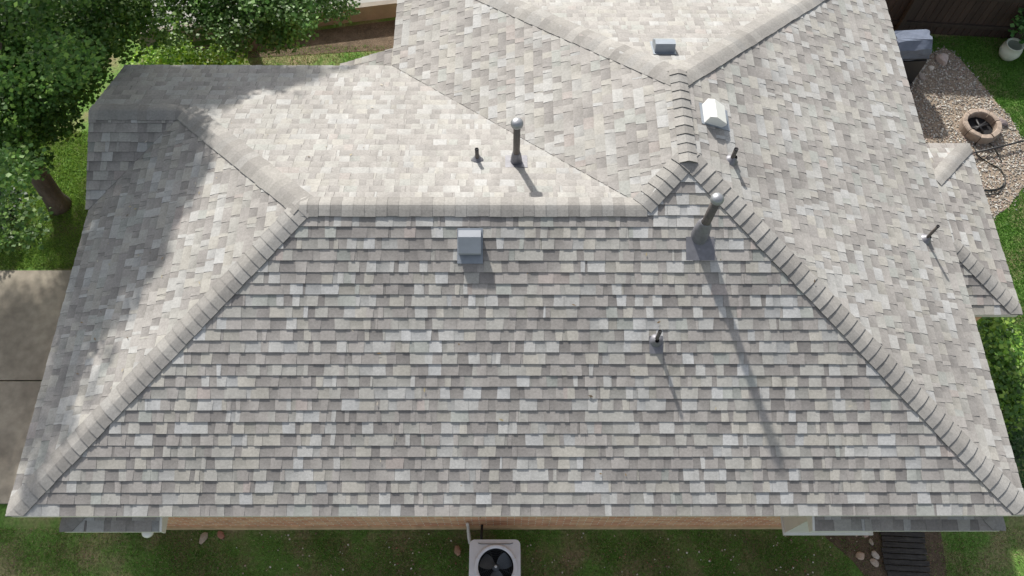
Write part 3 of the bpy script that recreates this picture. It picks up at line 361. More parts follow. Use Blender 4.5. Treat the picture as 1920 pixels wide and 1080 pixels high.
# small porch slope on the west side, running on below the main eave
lower([((XW-.95, 7.5, ZE-s*.95), (0,-1,0), (-1,0,0), [[(XW,7.53,ZE), (XW,6.9,ZE), (XW-.95,6.9,ZE-s*.95), (XW-.95,7.53,ZE-s*.95)]])], [], 41)
# two little pent roofs low on the south wall, under the main eave
YWL = .3; ZP = 2.08; YP = -.10
def pent(x0, x1, hipleft, seed):
    d = YWL-YP+.05; zt = ZP+s*d
    if hipleft:
        P = [(x0,YP,ZP), (x1,YP,ZP), (x1,YP+d,zt), (x0+d,YP+d,zt)]
        H = [(x0,YP,ZP), (x0+d,YP+d,zt), (x0,YP+d,ZP)]; hd = (-1,0,0); cap = ((x0,YP,ZP), (x0+d,YP+d,zt), Sd, Wd); uo = (0,-1,0); oo = (x0,0,ZP)
    else:
        P = [(x0,YP,ZP), (x1,YP,ZP), (x1-d,YP+d,zt), (x0,YP+d,zt)]
        H = [(x1,YP,ZP), (x1-d,YP+d,zt), (x1,YP+d,ZP)]; hd = (1,0,0); cap = ((x1,YP,ZP), (x1-d,YP+d,zt), Sd, Ed); uo = (0,1,0); oo = (x1,0,ZP)
    r = lower([((x0,YP,ZP), (1,0,0), (0,-1,0), [P]), (oo, uo, hd, [H])], [cap], seed)
    m = MB(); m.box((x0+.02,YP+.012,ZP-.13), (x1-.02,YWL,ZP-.022)); m.build('fascia', m_white, r)
    # closing board at the inner end
    xe = x1 if hipleft else x0; sg = 1 if hipleft else -1
    m = MB(); pr = [(YP,ZP-.12), (YWL,ZP-.12), (YWL,zt-.02), (YP,ZP+.012)]; a = [(xe,y,z) for y, z in pr]; b = [(xe+.03*sg,y,z) for y, z in pr]
    m.mesh(a+b, [(0,1,2,3),(7,6,5,4),(0,4,5,1),(1,5,6,2),(2,6,7,3),(3,7,4,0)]); m.build('end_board', m_white, r)
    return r
pent(-5.72, -4.44, True, 61)
pent(3.97, 6.44, False, 71)

# walls, soffit, fascia
def outline(i):   # footprint inset by i
    return [(XA+i,0+i), (XB-i,0+i), (XB-i,YN-i), (XW+i,YN-i), (XW+i,2*LL-i), (XA+i,2*LL-i)]
def extrude(m, pts, z0, z1, cap=True, col=(.5,.5,.5)):
    n = len(pts)
    for k in range(n):
        a = pts[k]; b = pts[(k+1) % n]; m.face([(a[0],a[1],z0), (b[0],b[1],z0), (b[0],b[1],z1), (a[0],a[1],z1)], col)
    if cap: m.face([(x,y,z1) for x, y in pts], col); m.face([(x,y,z0) for x, y in pts][::-1], col)
m = MB(); extrude(m, outline(.3), 0, 2.46); wall = m.build('wall', m_brick, house)
m = MB(); extrude(m, [(x,y) for x, y in outline(.265)], 0, .16); m.build('brick_ledge', m_ledge, wall)
m = MB(); extrude(m, outline(.02), 2.462, 2.50); m.build('soffit', m_soffit, house)
m = MB(); extrude(m, outline(.012), 2.47, 2.580, cap=False); m.build('fascia', m_trim, house)
m = MB(); m.mesh([(XG+.01,2*T,2.5),(XG+.01,2*LL,2.5),(XG+.01,LL+T,ZG-.03),(XG+.05,2*T,2.5),(XG+.05,2*LL,2.5),(XG+.05,LL+T,ZG-.03)], [(0,2,1),(3,4,5),(0,3,5,2),(2,5,4,1),(1,4,3,0)]); m.build('gable_end', m_trim, house)
# east bay under the lower roof
m = MB(); m.box((XB-.3,AS-D+.2,0), (XB+D-.25,AN+D-.2,ZL-.12)); m.build('bay_wall', m_brick, house)
m = MB(); m.box((XB-.28,AS-D+.02,ZL-.12), (XB+D-.02,AN+D-.02,ZL-.03)); m.build('fascia', m_trim, house)
# box bay below the right pent roof: pale sides, white sill
m = MB(); m.box((3.945,.05,1.0), (5.15,YWL,ZP-.13)); bay = m.build('box_bay', m_trim, house)
m = MB(); m.box((3.925,.02,.965), (5.2,YWL,.998)); m.build('sill', m_white, bay)

# ---------------------------------------------------------------- roof fittings
def frame(n):   # matrix whose z is the slope normal
    n = Vector(n).normalized(); return n.to_track_quat('Z', 'Y').to_matrix()
nS, nN, nE, nW = Vector((0,-s,1)), Vector((0,s,1)), Vector((s,0,1)), Vector((-s,0,1))
def flue(base, h, r, n, label, pipe_m, collar_m, lean=(0,0), ch=1, kb=1, kc=1):
    b = Vector(base); m = MB(); top = b+Vector((lean[0],lean[1],h)); m.tube([b-Vector((0,0,.05)), top], r, 20)
    o = m.build('vent_pipe', pipe_m, house); o['label'] = label
    m = MB(); dp = [(0,.050),(r*kc*.8,.046),(r*kc*1.35,.032),(r*kc*1.70,.008),(r*kc*1.78,-.012),(r*kc*1.74,-.036),(r*kc*1.40,-.060),(r*1.02,-.064)]
    m.lathe([(max(a,.0005),z) for a, z in dp][::-1], 28, top+Vector((0,0,.02))); m.build('rain_cap', m_galv, o)
    m = MB(); m.lathe([(r*kb*1.9,-.05),(r*kb*1.75,.02*ch),(r*kb*1.6,.10*ch),(r*kb*1.42,.17*ch),(r*1.15,.20*ch),(r*1.18,.215*ch),(r*.98,.22*ch)], 28, b); m.build('storm_collar', collar_m, o)
    return o
def flash_plate(parent, b, n, w, l, off=0, mtl=None):
    F = frame(n); dn = Vector((n.x, n.y, 0)).normalized(); dv = (dn-n.normalized()*dn.dot(n.normalized())).normalized(); sd = n.normalized().cross(dv)
    m = MB(); c = Vector(b)+n.normalized()*.0105+dv*off; N = n.normalized()
    P = [c+sd*a*w/2+dv*q*l/2 for a, q in ((-1,-1),(1,-1),(1,1),(-1,1))]; U = [p+N*.003 for p in P]
    m.mesh(P+U, [(4,5,6,7),(0,1,5,4),(1,2,6,5),(2,3,7,6),(3,0,4,7)]); return m.build('flashing', mtl or m_galv_dull, parent)
def zN(y): return ZE+s*(2*LL-y)
f1 = flue((.13,4.50,zN(4.50)), .83, .046, nN, 'tall brown flue pipe with a round metal cap', m_pipe, m_galv_dull); flash_plate(f1, (.13,4.50,zN(4.50)), nN, .3, .3)
f2 = flue((2.44,3.22,zS(3.22)), .84, .056, nS, 'thick flue pipe on the front slope with a domed cap and long shadow', m_rust, m_galv_dull, (.02,.0), 1.5, 1.15, .8); flash_plate(f2, (2.44,3.22,zS(3.22)), nS, .36, .30, .17)
def stack(base, h, r, n, label, tilt=0, pm=None, cone=None):
    b = Vector(base); m = MB(); m.tube([b-Vector((0,0,.04)), b+Vector((0,0,h))], r, 16); o = m.build('plumbing_vent', pm or m_pipe, house); o['label'] = label
    m = MB(); m.lathe([(.0004,h+.001),(r*.72,h+.001),(r*.74,h+.004),(r*1.02,h+.004),(r*1.02,h-.01)], 16, b)
    m.build('pipe_mouth', m_dark, o)
    F = frame(n); m = MB(); m.lathe([(.088,.0),(.084,.012),(.064,.03),(.044,.055),(r*1.1,.085)], 28, b, F); m.build('boot', cone or m_galv_dull, o)
    return o
stack((-.40,4.54,zN(4.54)), .25, .026, nN, 'short thin vent pipe on the rear slope of the wing')
stack((2.94,4.28,ZE+s*(XB-2.94)), .24, .028, nE, 'short vent pipe below the white box vent')
p_ = stack((5.96,3.80,ZE+s*(XB-5.96)), .37, .022, nE, 'thin slanting vent pipe near the right hand eave')
p4 = stack((1.87,1.99,zS(1.99)), .30, .024, nS, 'short rusty vent pipe low on the front slope', pm=m_rust); flash_plate(p4, (1.87,1.99,zS(1.99)), nS, .17, .22, .05)
def box_vent(base, n, along, label, w=.28, l=.30, h=.17, topm=None, sidem=None):
    """slant-top box vent: low at the uphill side, open hood on the downhill side"""
    N = Vector(n).normalized(); dn = Vector((n[0], n[1], 0)).normalized(); dv = (dn-N*dn.dot(N)).normalized(); sd = N.cross(dv); b = Vector(base)
    def pt(a, q, z): return b+sd*a+dv*q+N*z
    w2 = w/2; l2 = l/2
    pr = [(-l2,.012),(-l2,h*.86),(-l2*.4,h),(l2*.92,h*.62),(l2,h*.42),(l2*.8,.012)]
    m = MB(); a = [pt(-w2,q,z) for q, z in pr]; c = [pt(w2,q,z) for q, z in pr]; k = len(pr)
    fs = [tuple(range(k)), tuple(range(2*k-1, k-1, -1))]+[(i,(i+1) % k+0,(i+1) % k+k,i+k) for i in range(4)]+[(5,0,k,k+5)]
    m.mesh(a+c, fs); o = m.build('box_vent', topm or m_ventw, house); o['label'] = label
    m = MB(); m.face([pt(-w2+.004,l2,h*.42),pt(w2-.004,l2,h*.42),pt(w2-.004,l2*.8,.012),pt(-w2+.004,l2*.8,.012)]); m.build('vent_opening', m_dark, o)
    flash_plate(o, b, Vector(n), w*1.15, l*1.5, .03, m_ventd)
    return o
box_vent((-.46,3.12,zS(3.12)), nS, None, 'grey box vent with a bright upper edge on the front slope', topm=mat('grey_sheet_metal', (.36,.38,.41), .45, .3, noise=[(10,.08,G1)]))
box_vent((2.74,4.92,ZE+s*(XB-2.74)), nE, None, 'white box vent beside the short north ridge', w=.30, l=.30, topm=m_white)
box_vent((2.22,6.22,ZE+s*(YN-6.22)), nN, None, 'dark grey box vent on the rear slope', w=.28, l=.28, h=.17, topm=m_ventd)
# downspout elbow by the wall, globe lamp, conduit
m = MB(); m.tube([(-.575,.262,.55),(-.575,.26,.35),(-.575,.22,.2),(-.565,.13,.12),(-.55,.05,.08)], [.022,.022,.026,.028,.026], 12); m.build('downspout', m_trim, house)
m = MB(); m.tube([(-.40,.282,1.9),(-.39,.282,1.4),(-.37,.282,.9)], .006, 8); m.build('conduit', m_pipe, house)
m = MB(); m.lathe([(.0005,-.07),(.05,-.055),(.072,-.02),(.076,.02),(.06,.05),(.0005,.06)], 20, (-4.71,-.06,1.80)); lamp = m.build('wall_lamp', m_globe, house)
lamp['label'] = 'white round lamp under the left pent roof'
m = MB(); m.tube([(-4.71,-.06,1.85),(-4.70,.0,1.93),(-4.70,.3,1.93)], .014, 8); m.build('lamp_arm', m_pipe, lamp)

# ---------------------------------------------------------------- ground
def slab(name, pts, z0, z1, material, kind='structure'):
    m = MB(); extrude(m, pts, z0, z1); o = m.build(name, material); tag(o, kind=kind); return o
m = MB(); m.face([(-400,-400,0),(400,-400,0),(400,400,0),(-400,400,0)]); g = m.build('ground', m_ground); tag(g, kind='structure')
dw = [(-14,.66),(-5.9,.66),(-5.9,2.655),(-14,2.64)]; slab('driveway', dw, -.05, .05, m_conc)
slab('driveway', [(-14,2.665),(-5.9,2.68),(-5.9,4.73),(-14,4.70)], -.05, .05, m_conc)
slab('planting_bed', [(4.9,.14),(5.25,-.2),(5.7,-.9),(6.6,-.9),(6.7,.31),(4.9,.31)], -.02, .006, m_mulch)
slab('planting_bed', [(-6,9.6),(-2.3,9.9),(-2.3,10.72),(-6.5,9.95)], -.02, .006, m_mulch)
slab('path', [(-7.5,9.95+.12),(4,11.88+.12),(4,14),(-7.5,13)], .0, .34, m_walk)
m = MB(); m.mesh([(-7.5,9.93,0),(4,11.86,0),(4,11.98,0),(-7.5,10.05,0),(-7.5,9.93,.38),(4,11.86,.38),(4,11.98,.38),(-7.5,10.05,.38)], [(0,1,5,4),(1,2,6,5),(2,3,7,6),(3,0,4,7),(4,5,6,7)])
tag(m.build('retaining_wall', m_tan), 'low tan retaining wall with grey paving behind, beyond the roof at top left', 'wall')

rng = np.random.default_rng(7)
# gravel bed
GB = [(6.1,5.7),(6.1,8.6),(7.2,9.0),(8.02,9.16),(8.75,9.8),(9.11,10.0),(9.36,9.7),(9.69,8.86),(10.01,8.06),(10.11,7.29),(9.88,6.67),(9.36,6.08),(9.01,5.86),(8.2,5.3),(7.2,5.2)]
def inside(x, y, P):
    c = False
    for i in range(len(P)):
        x1, y1 = P[i]; x2, y2 = P[i-1]
        if (y1 > y) != (y2 > y) and x < (x2-x1)*(y-y1)/(y2-y1)+x1: c = not c
    return c
slab('gravel_base', GB, -.02, .005, mat('gravel_fines', (.26,.21,.16), .95, noise=[(40,.35,G1)]))
m = MB(); cols = [(.46,.44,.39),(.33,.305,.265),(.24,.215,.18),(.56,.545,.50),(.32,.24,.21),(.16,.145,.13),(.39,.355,.30),(.31,.30,.28)]
ico = bmesh.new(); bmesh.ops.create_icosphere(ico, subdivisions=1, radius=1); iv = [v.co.copy() for v in ico.verts]; iff = [tuple(v.index for v in f.verts) for f in ico.faces]; ico.free()
iva = np.array([tuple(v) for v in iv]); PV = []; PC = []; k = 0; npb = 0
while npb < 9500:
    x = rng.uniform(6.9, 10.2); y = rng.uniform(5.2, 10.1)
    jx, jy = rng.normal(0, .05, 2)
    if not inside(x+jx, y+jy, GB) or math.hypot(x-9.26, y-7.9) < .3 or (x < 7.3 and y > 6.2): continue
    r = rng.uniform(.009, .024); a = rng.uniform(0, 6.28); sc = np.array([1, rng.uniform(.55, .95), rng.uniform(.4, .7)])*r
    v = iva*(1+rng.uniform(-.15, .15, (len(iva), 1)))*sc; ca, sa = math.cos(a), math.sin(a)
    v = np.stack([v[:,0]*ca-v[:,1]*sa, v[:,0]*sa+v[:,1]*ca, v[:,2]], 1)+np.array([x, y, .008+r*.3])
    c = np.array(cols[rng.integers(len(cols))])*rng.uniform(.8, 1.25); m.mesh(v, iff, tuple(c)); npb += 1
tag(m.build('gravel', m_pebble), 'mixed tan and grey river gravel around the fire pit', 'gravel', kind='stuff')

# grass: tapered blades, one stuff object per lawn area
def grass(name, boxes, dens, hgt, tones, label, excl, seed, patch=.0, thin=None):
    rg = np.random.default_rng(seed); pts = []
    for x0, x1, y0, y1 in boxes:
        n = int((x1-x0)*(y1-y0)*dens); p = np.stack([rg.uniform(x0, x1, n), rg.uniform(y0, y1, n)], 1); pts.append(p)
    P = np.concatenate(pts); k = np.array([0.5+.5*math.sin(a*2.1+1.3*math.sin(b*3.1))*math.cos(b*2.7+a*.7+math.sin(a*5)) for a, b in P])
    keep = rg.random(len(P)) > patch*k
    if thin is not None: keep &= rg.random(len(P)) < np.array([thin(a, b) for a, b in P])
    keep &= np.array([not any(inside(a, b, E) for E in excl) for a, b in P]); P = P[keep]; n = len(P)
    a = rg.uniform(0, 6.283, n); w = rg.uniform(.0035, .008, n); h = rg.uniform(.5, 1.2, n)*hgt; lean = rg.normal(0, .55, (n, 2))*h[:, None]
    b0 = np.stack([P[:,0]-np.cos(a)*w, P[:,1]-np.sin(a)*w, np.zeros(n)], 1); b1 = np.stack([P[:,0]+np.cos(a)*w, P[:,1]+np.sin(a)*w, np.zeros(n)], 1)
    tp = np.stack([P[:,0]+lean[:,0], P[:,1]+lean[:,1], h], 1); v = np.stack([b0, b1, tp], 1).reshape(-1, 3)
    me = bpy.data.meshes.new(name); me.vertices.add(3*n); me.vertices.foreach_set('co', v.ravel().astype(np.float32)); me.loops.add(3*n); me.loops.foreach_set('vertex_index', np.arange(3*n, dtype=np.int32))
    me.polygons.add(n); me.polygons.foreach_set('loop_start', np.arange(0, 3*n, 3, dtype=np.int32)); me.polygons.foreach_set('loop_total', np.full(n, 3, np.int32)); me.update(calc_edges=True)
    t = np.array(tones)[rg.integers(0, len(tones), n)]*rg.uniform(.7, 1.3, (n, 1)); ca = me.color_attributes.new('tone', 'FLOAT_COLOR', 'CORNER'); arr = np.ones((n, 3, 4), np.float32); arr[:, :, :3] = t[:, None, :]
    ca.data.foreach_set('color', arr.ravel()); me.materials.append(m_grass); o = bpy.data.objects.new(name, me); C.objects.link(o); return tag(o, label, 'grass', kind='stuff')
GT = [(.38,.31,.17),(.18,.38,.06),(.12,.26,.04),(.18,.36,.07),(.24,.32,.10),(.30,.27,.15)]
GY = [(.24,.38,.06),(.18,.32,.045),(.30,.42,.09),(.12,.24,.03)]
def thin_front(x, y):
    t = 1.0
    if y > .12 and x > -4.6: t *= .6
    if 5.2 < x: t *= .35 if x < 8.3 and not (6.6 < x < 7.0) else 1
    d = abs(x+3.6)/.8
    if d < 1: t *= .25+.75*d
    d = abs(x+6.0)/.7
    if d < 1: t *= .5
    return t
grass('grass', [(-9.5,8.6,-.75,.30)], 10500, .028, GT, 'patchy short green grass along the front of the house', [], 3, .85, thin_front)
grass('grass', [(-9.9,-6.1,4.78,7.8)], 6500, .045, GY, 'bright yellow green ground cover around the tree trunk', [], 4, .1)
grass('grass', [(7.2,10.9,3.2,10.3)], 6000, .04, [(.08,.22,.02),(.065,.18,.02),(.11,.27,.03)], 'lush green lawn beside the gravel bed', [GB], 5, .1)
grass('grass', [(-5.6,-2.2,7.4,10.0)], 2500, .04, GT, 'thin dark grass behind the wing', [], 6, .6)

# scattered litter stones on the front lawn (too many and too small to count)
m = MB()
for k in range(330):
    x = rng.choice([rng.normal(-3.4,.7), rng.normal(-1.3,.5), rng.uniform(-5,5), rng.normal(1,1.2), rng.normal(4.6,.5)]); y = rng.uniform(-.6,.22)
    rock(m, (x,y,.02), rng.uniform(.004,.017)*(1.4 if rng.random()<.1 else 1), rng, [(.55,.5,.42),(.4,.33,.25),(.3,.15,.1),(.22,.16,.11),(.62,.6,.55)][rng.integers(5)])
tag(m.build('pebbles', m_stone), 'small pale pebbles and leaf litter scattered over the front grass', 'pebbles', kind='stuff')

# rocks one can tell apart
def stone(x, y, r, col, label, sq=(1,.8,.6), group=None, z=None):
    m = MB(); rock(m, (0,0,r*sq[2]*.5 if z is None else z), r, rng, col, sq); o = m.build('rock', m_stone); o.location = (x,y,0); return tag(o, label, 'rock', group)
PK = (.50,.38,.29)
grp = 'stones beside the black slatted boards'
stone(5.37,-.13,.085,PK,'largest pinkish stone left of the black boards',group=grp)
stone(5.60,-.11,.075,(.52,.46,.4),'long pale stone nearest the black boards',(.75,1.1,.6),group=grp)
stone(5.57,-.23,.075,(.5,.42,.35),'flat pale stone lowest of the cluster near the black boards',(1.0,.75,.5),group=grp)
stone(5.29,.20,.03,(.6,.52,.45),'tiny white stone leftmost in the row under the pent roof edge',group=grp)
stone(5.38,.19,.042,PK,'small round stone in the middle of the row under the pent roof edge',group=grp)
stone(5.52,.18,.055,(.5,.36,.28),'tan stone rightmost in the row under the pent roof edge',group=grp)
stone(5.58,.08,.055,(.42,.37,.3),'narrow grey stone between the row and the lower cluster',(.6,1.1,.6),group=grp)
stone(-.74,-.05,.085,(.36,.22,.15),'round reddish brown stone left of the air conditioner')
stone(-4.62,.14,.085,(.40,.33,.26),'flat broken grey brown stone against the brick wall',(1.15,.8,.5))
stone(-4.36,.19,.07,(.36,.17,.12),'reddish brick rubble at the foot of the wall',(1.2,.8,.5))
stone(8.95,9.62,.15,(.46,.39,.36),'large pale pinkish rock behind the gravel near the grill',(.8,1.1,.9))
stone(8.69,9.42,.075,(.6,.56,.5),'small white rock on the gravel beside the grill')
stone(8.45,9.2,.09,(.34,.30,.27),'low grey rock at the edge of the gravel by the grill',(1.4,.8,.5))
stone(9.75,8.05,.11,(.22,.18,.18),'dark purplish rock to the right of the fire pit',(1,1.2,.6))

# black slatted boards lying on the soil
t = thing('slatted_mat', 'black weathered slatted boards lying on bare soil under the right pent roof', 'slatted mat', (6.05,-.08,0), R(-3))
for k in range(9):
    y = -.36+k*.085; m = MB(); a = rng.uniform(-.012,.012); z = rng.uniform(0,.012)
    m.box((-.33+rng.uniform(-.02,.02), y, .03+z), (.33+rng.uniform(-.02,.02), y+.07, .052+z), rot=a); m.build('board', m_mat, t)
m = MB(); m.box((-.25,-.35,.0),(-.2,.39,.028)); m.box((.2,-.35,.0),(.25,.39,.028)); m.build('batten', m_mat, t)

# ---------------------------------------------------------------- air conditioner
ac = thing('air_conditioner', 'grey outdoor air conditioner unit with open fan top in front of the brick wall', 'air conditioner', (-.165,-.37,0))
hw = .365; H = .75; hl = .375; rr = .075
def rrect(w, l, r, n=6):
    P = []
    for cx, cy, a0 in ((w-r,l-r,0),(-w+r,l-r,90),(-w+r,-l+r,180),(w-r,-l+r,270)):
        for k in range(n+1):
            a = R(a0+90*k/n); P.append((cx+r*math.cos(a), cy+r*math.sin(a)))
    return P
m = MB(); extrude(m, rrect(hw-.012, hl-.012, rr), .03, H-.04, cap=False)
for k in range(14):   # louvre ribs round the cabinet
    z = .1+k*.042; P = rrect(hw-.002, hl-.002, rr); extrude(m, P, z, z+.012, cap=False)
m.build('cabinet', m_ac, ac)
m = MB(); extrude(m, rrect(hw+.02, hl+.02, rr), 0, .05); m.build('pad', m_walk, ac)
# top cover with round hole
P = rrect(hw, hl, rr, 6); nP = len(P); c0 = (.015,.0); rh = .262; m = MB(); z1 = H
ring = []
for x, y in P:
    a = math.atan2(y-c0[1], x-c0[0]); ring.append((c0[0]+rh*math.cos(a), c0[1]+rh*math.sin(a)))
# dense resample so that the hole is round
def dens(P, k=6): return [(P[i][0]+(P[(i+1)%len(P)][0]-P[i][0])*j/k, P[i][1]+(P[(i+1)%len(P)][1]-P[i][1])*j/k) for i in range(len(P)) for j in range(k if math.dist(P[i],P[(i+1)%len(P)])>.1 else 1)]
P = dens(P, 12); ring = [(c0[0]+rh*math.cos(math.atan2(y-c0[1],x-c0[0])), c0[1]+rh*math.sin(math.atan2(y-c0[1],x-c0[0]))) for x, y in P]; nP = len(P)
for i in range(nP):
    j = (i+1) % nP; m.face([(*P[i],H-.012),(*P[j],H-.012),(*ring[j],H),(*ring[i],H)]); m.face([(*P[i],H-.07),(*P[j],H-.07),(*P[j],H-.012),(*P[i],H-.012)]); m.face([(*ring[i],H),(*ring[j],H),(*ring[j],H-.25),(*ring[i],H-.25)])
m.face([(x,y,H-.25) for x, y in ring])
top = m.build('top_cover', m_ac, ac)
m = MB(); m.lathe([(rh-.001,-.24),(.02,-.24),(.001,-.241)], 40, (c0[0],c0[1],H)); m.build('fan_well', m_dark, ac)
m = MB(); m.lathe([(rh-.004,-.23),(rh-.004,-.012)], 48, (c0[0],c0[1],H)); m.build('shroud', m_dark, ac)
m = MB(); m.lathe([(rh+.045,.001),(rh+.042,.012),(rh+.03,.016),(rh-.006,.012),(rh-.012,-.01)], 56, (c0[0],c0[1],H))
for k in range(8):
    a = R(22+45*k); m.tube([(c0[0]+(rh-.012)*math.cos(a), c0[1]+(rh-.012)*math.sin(a), H+.018),(c0[0]+(rh+.055)*math.cos(a), c0[1]+(rh+.055)*math.sin(a), H+.012)], .006, 6)
m.build('guard_ring', m_ac, top)
m = MB(); m.tube([(-.24,hl-.05,H+.003),(-.2,hl-.063,H+.004),(.22,hl-.063,H+.004),(.26,hl-.05,H+.003)], .005, 6); m.build('crease', m_blade, top)
m = MB()
for rr_ in np.linspace(.06, .25, 9): m.tube([(c0[0]+rr_*math.cos(a), c0[1]+rr_*math.sin(a), H+.02*(1-rr_/.26)) for a in np.linspace(0, 2*math.pi, 41)], .0011, 5)
for k in range(8):
    a = R(22+45*k); m.tube([(c0[0]+.03*math.cos(a), c0[1]+.03*math.sin(a), H+.018),(c0[0]+.262*math.cos(a), c0[1]+.262*math.sin(a), H+.004)], .0014, 5)
m.build('fan_guard', m_blade, ac)
for k in range(3):
    a0 = R(34+120*k) if k != 1 else R(150); m = MB(); vs = []; fs = []
    for i in range(7):
        r_ = .045+.19*i/6; hwid = [.20, .62, .78, .80, .78, .74, .62][i]*.5*(.9 if i else 1)
        wdt = [.045,.07,.09,.10,.105,.105,.09][i]
        for j in range(6):
            q = (j/5*2-1); px = r_+(-.012*q*q if i == 6 else 0); py = q*wdt; z = H-.10+q*.028
            vs.append((c0[0]+px*math.cos(a0)-py*math.sin(a0), c0[1]+px*math.sin(a0)+py*math.cos(a0), z))
    for i in range(6):
        for j in range(5): fs.append((i*6+j, i*6+j+1, (i+1)*6+j+1, (i+1)*6+j))
    m.mesh(vs, fs, smooth=True); m.build('fan_blade', m_blade, ac)
m = MB(); m.lathe([(.055,-.12),(.055,-.085),(.04,-.075),(.001,-.074)], 24, (c0[0],c0[1],H)); hub = m.build('fan_hub', m_blade, ac)
m = MB(); m.lathe([(.019,.0),(.019,.022),(.014,.028),(.0005,.029)], 16, (c0[0],c0[1],H+.01)); m.build('hub_bolt', m_ventw, ac)
m = MB(); m.tube([(-.2,.35,.3),(-.21,.5,.28),(-.2,.66,.3)], .02, 8); m.build('refrigerant_line', m_black, ac)

# ---------------------------------------------------------------- right hand garden
pit = thing('fire_pit', 'round fire pit ringed with pale sandstone blocks on the gravel', 'fire pit', (9.26,7.90,0))
nb = 9
for k in range(nb):
    a0 = 2*math.pi*k/nb+.2; a1 = a0+2*math.pi/nb-.035; m = MB(); vs = []; r0 = .27+rng.uniform(-.008,.008); r1 = .37+rng.uniform(-.01,.01); zt = .20+rng.uniform(-.01,.01)
    st = 4; prof = [(r0,.0),(r0,zt-.012),(r0+.014,zt),(r1-.018,zt),(r1,zt-.02),(r1,.0)]
    for i in range(st+1):
        a = a0+(a1-a0)*i/st; b_ = .008 if i in (0, st) else 0
        for r_, z in prof: vs.append((r_*math.cos(a), r_*math.sin(a), max(0, z-b_)))
    np_ = len(prof); fs = [(i*np_+j, (i+1)*np_+j, (i+1)*np_+j+1, i*np_+j+1) for i in range(st) for j in range(np_-1)]+[tuple(range(np_)), tuple(range(st*np_+np_-1, st*np_-1, -1))]
    m.mesh(vs, fs, tuple(np.array((.33,.265,.215))*rng.uniform(.85,1.15))); m.build('ring_block', m_stone, pit)
m = MB(); m.lathe([(.272,.03),(.15,.045),(.001,.05)], 24); m.build('ash_bed', m_dark, pit)
for k in range(3):
    a = rng.uniform(0, 3.1); m = MB(); m.tube([(.17*math.cos(a),.17*math.sin(a),.09),(-.14*math.cos(a),-.14*math.sin(a),.07)], .022, 8); m.build('charred_log', m_black, pit)
def smooth_path(P, n=8):
    out = []; P = [Vector(q) for q in P]
    for i in range(len(P)-1):
        p0 = P[max(i-1,0)]; p1 = P[i]; p2 = P[i+1]; p3 = P[min(i+2, len(P)-1)]
        for k in range(n):
            t = k/n; out.append(.5*((2*p1)+(-p0+p2)*t+(2*p0-5*p1+4*p2-p3)*t*t+(-p0+3*p1-3*p2+p3)*t**3))
    return out+[P[-1]]
m = MB(); m.tube(smooth_path([(8.7,6.35,.03),(8.95,6.36,.03),(9.19,6.37,.03),(9.34,6.5,.03),(9.40,6.62,.035),(9.33,6.52,.045),(9.17,6.46,.04),(8.92,6.46,.03),(8.75,6.52,.03)]), .011, 8)
m.tube(smooth_path([(8.8,6.50,.03),(9.02,6.44,.03),(9.22,6.45,.03),(9.38,6.54,.03),(9.46,6.72,.03),(9.42,6.93,.03),(9.24,7.08,.03),(9.08,7.24,.04),(9.06,7.40,.04),(9.13,7.55,.03),(9.26,7.60,.03),(9.38,7.54,.03),(9.46,7.38,.03),(9.50,7.1,.03)]), .011, 8)
tag(m.build('garden_hose', m_hose), 'black garden hose looped on the gravel below the fire pit', 'hose')
m = MB(); m.tube([(8.90,7.24,.10),(9.61,7.42,.12),(10.9,7.76,.14)], .018, 8); m.tube([(8.88,7.235,.10),(8.86,7.23,.0)], .014, 6)
tag(m.build('metal_rod', m_black), 'straight black rod lying across the looped hose', 'rod')

gr = thing('covered_grill', 'barbecue grill under a grey blue fabric cover beside the roof eave', 'grill', (7.80,9.20,0), R(4))
def loft(rings, col=(.5,.5,.5)):
    m = MB(); n = len(rings[0]); vs = [q for r_ in rings for q in r_]; fs = []
    for i in range(len(rings)-1):
        for k in range(n): fs.append((i*n+k, i*n+(k+1)%n, (i+1)*n+(k+1)%n, (i+1)*n+k))
    fs.append(tuple(range((len(rings)-1)*n, len(rings)*n))); vs = [Vector(q)+Vector(rng.normal(0, .009, 3)) for q in vs]; m.mesh(vs, fs, col); return m
def rg_(w, l, z, dy=0, r=.05): P_ = rrect(w, l, r, 2); return [((P_[i][0]*(1-j/4)+P_[(i+1)%len(P_)][0]*j/4), (P_[i][1]*(1-j/4)+P_[(i+1)%len(P_)][1]*j/4)+dy, z) for i in range(len(P_)) for j in range(4 if math.dist(P_[i], P_[(i+1)%len(P_)]) > .15 else 1)]
loft([rg_(.42,.25,.74,.03), rg_(.39,.25,.80,.03), rg_(.385,.25,.86,.03), rg_(.38,.25,.92,.03), rg_(.355,.235,1.0,.03,.04), rg_(.34,.14,1.10,.07,.03)]).build('cover', m_cover, gr)
m = MB(); m.tube([(-.41,-.235,.80),(0,-.245,.79),(.41,-.24,.77)], .006, 6); m.build('cover_strap', m_black, gr)
m = MB(); m.box((-.36,-.24,.06),(.36,.24,.72)); m.build('cabinet', m_black, gr)
for sx in (-.3,.3):
    m = MB(); m.tube([(sx,-.25,.05),(sx,-.29,.05)], .05, 14); m.build('wheel', m_black, gr)

pot = thing('potted_plant', 'pale round pot with a leafy green plant at the lawn edge', 'potted plant', (10.32,9.75,0))
m = MB(); m.lathe([(.001,.0),(.11,.0),(.17,.06),(.21,.16),(.20,.27),(.16,.34),(.18,.36),(.17,.37),(.14,.34)], 28); m.build('pot', m_pot, pot)
pr_ = np.random.default_rng(21)
leaves_mesh('foliage', [(.1,.12,.62),(.25,.1,.8),(0,.25,.8),(.3,.3,.7)], [.28,.25,.25,.28], 900, .09, [(.04,.12,.03),(.07,.17,.04)], pr_, m_leaf, pot)

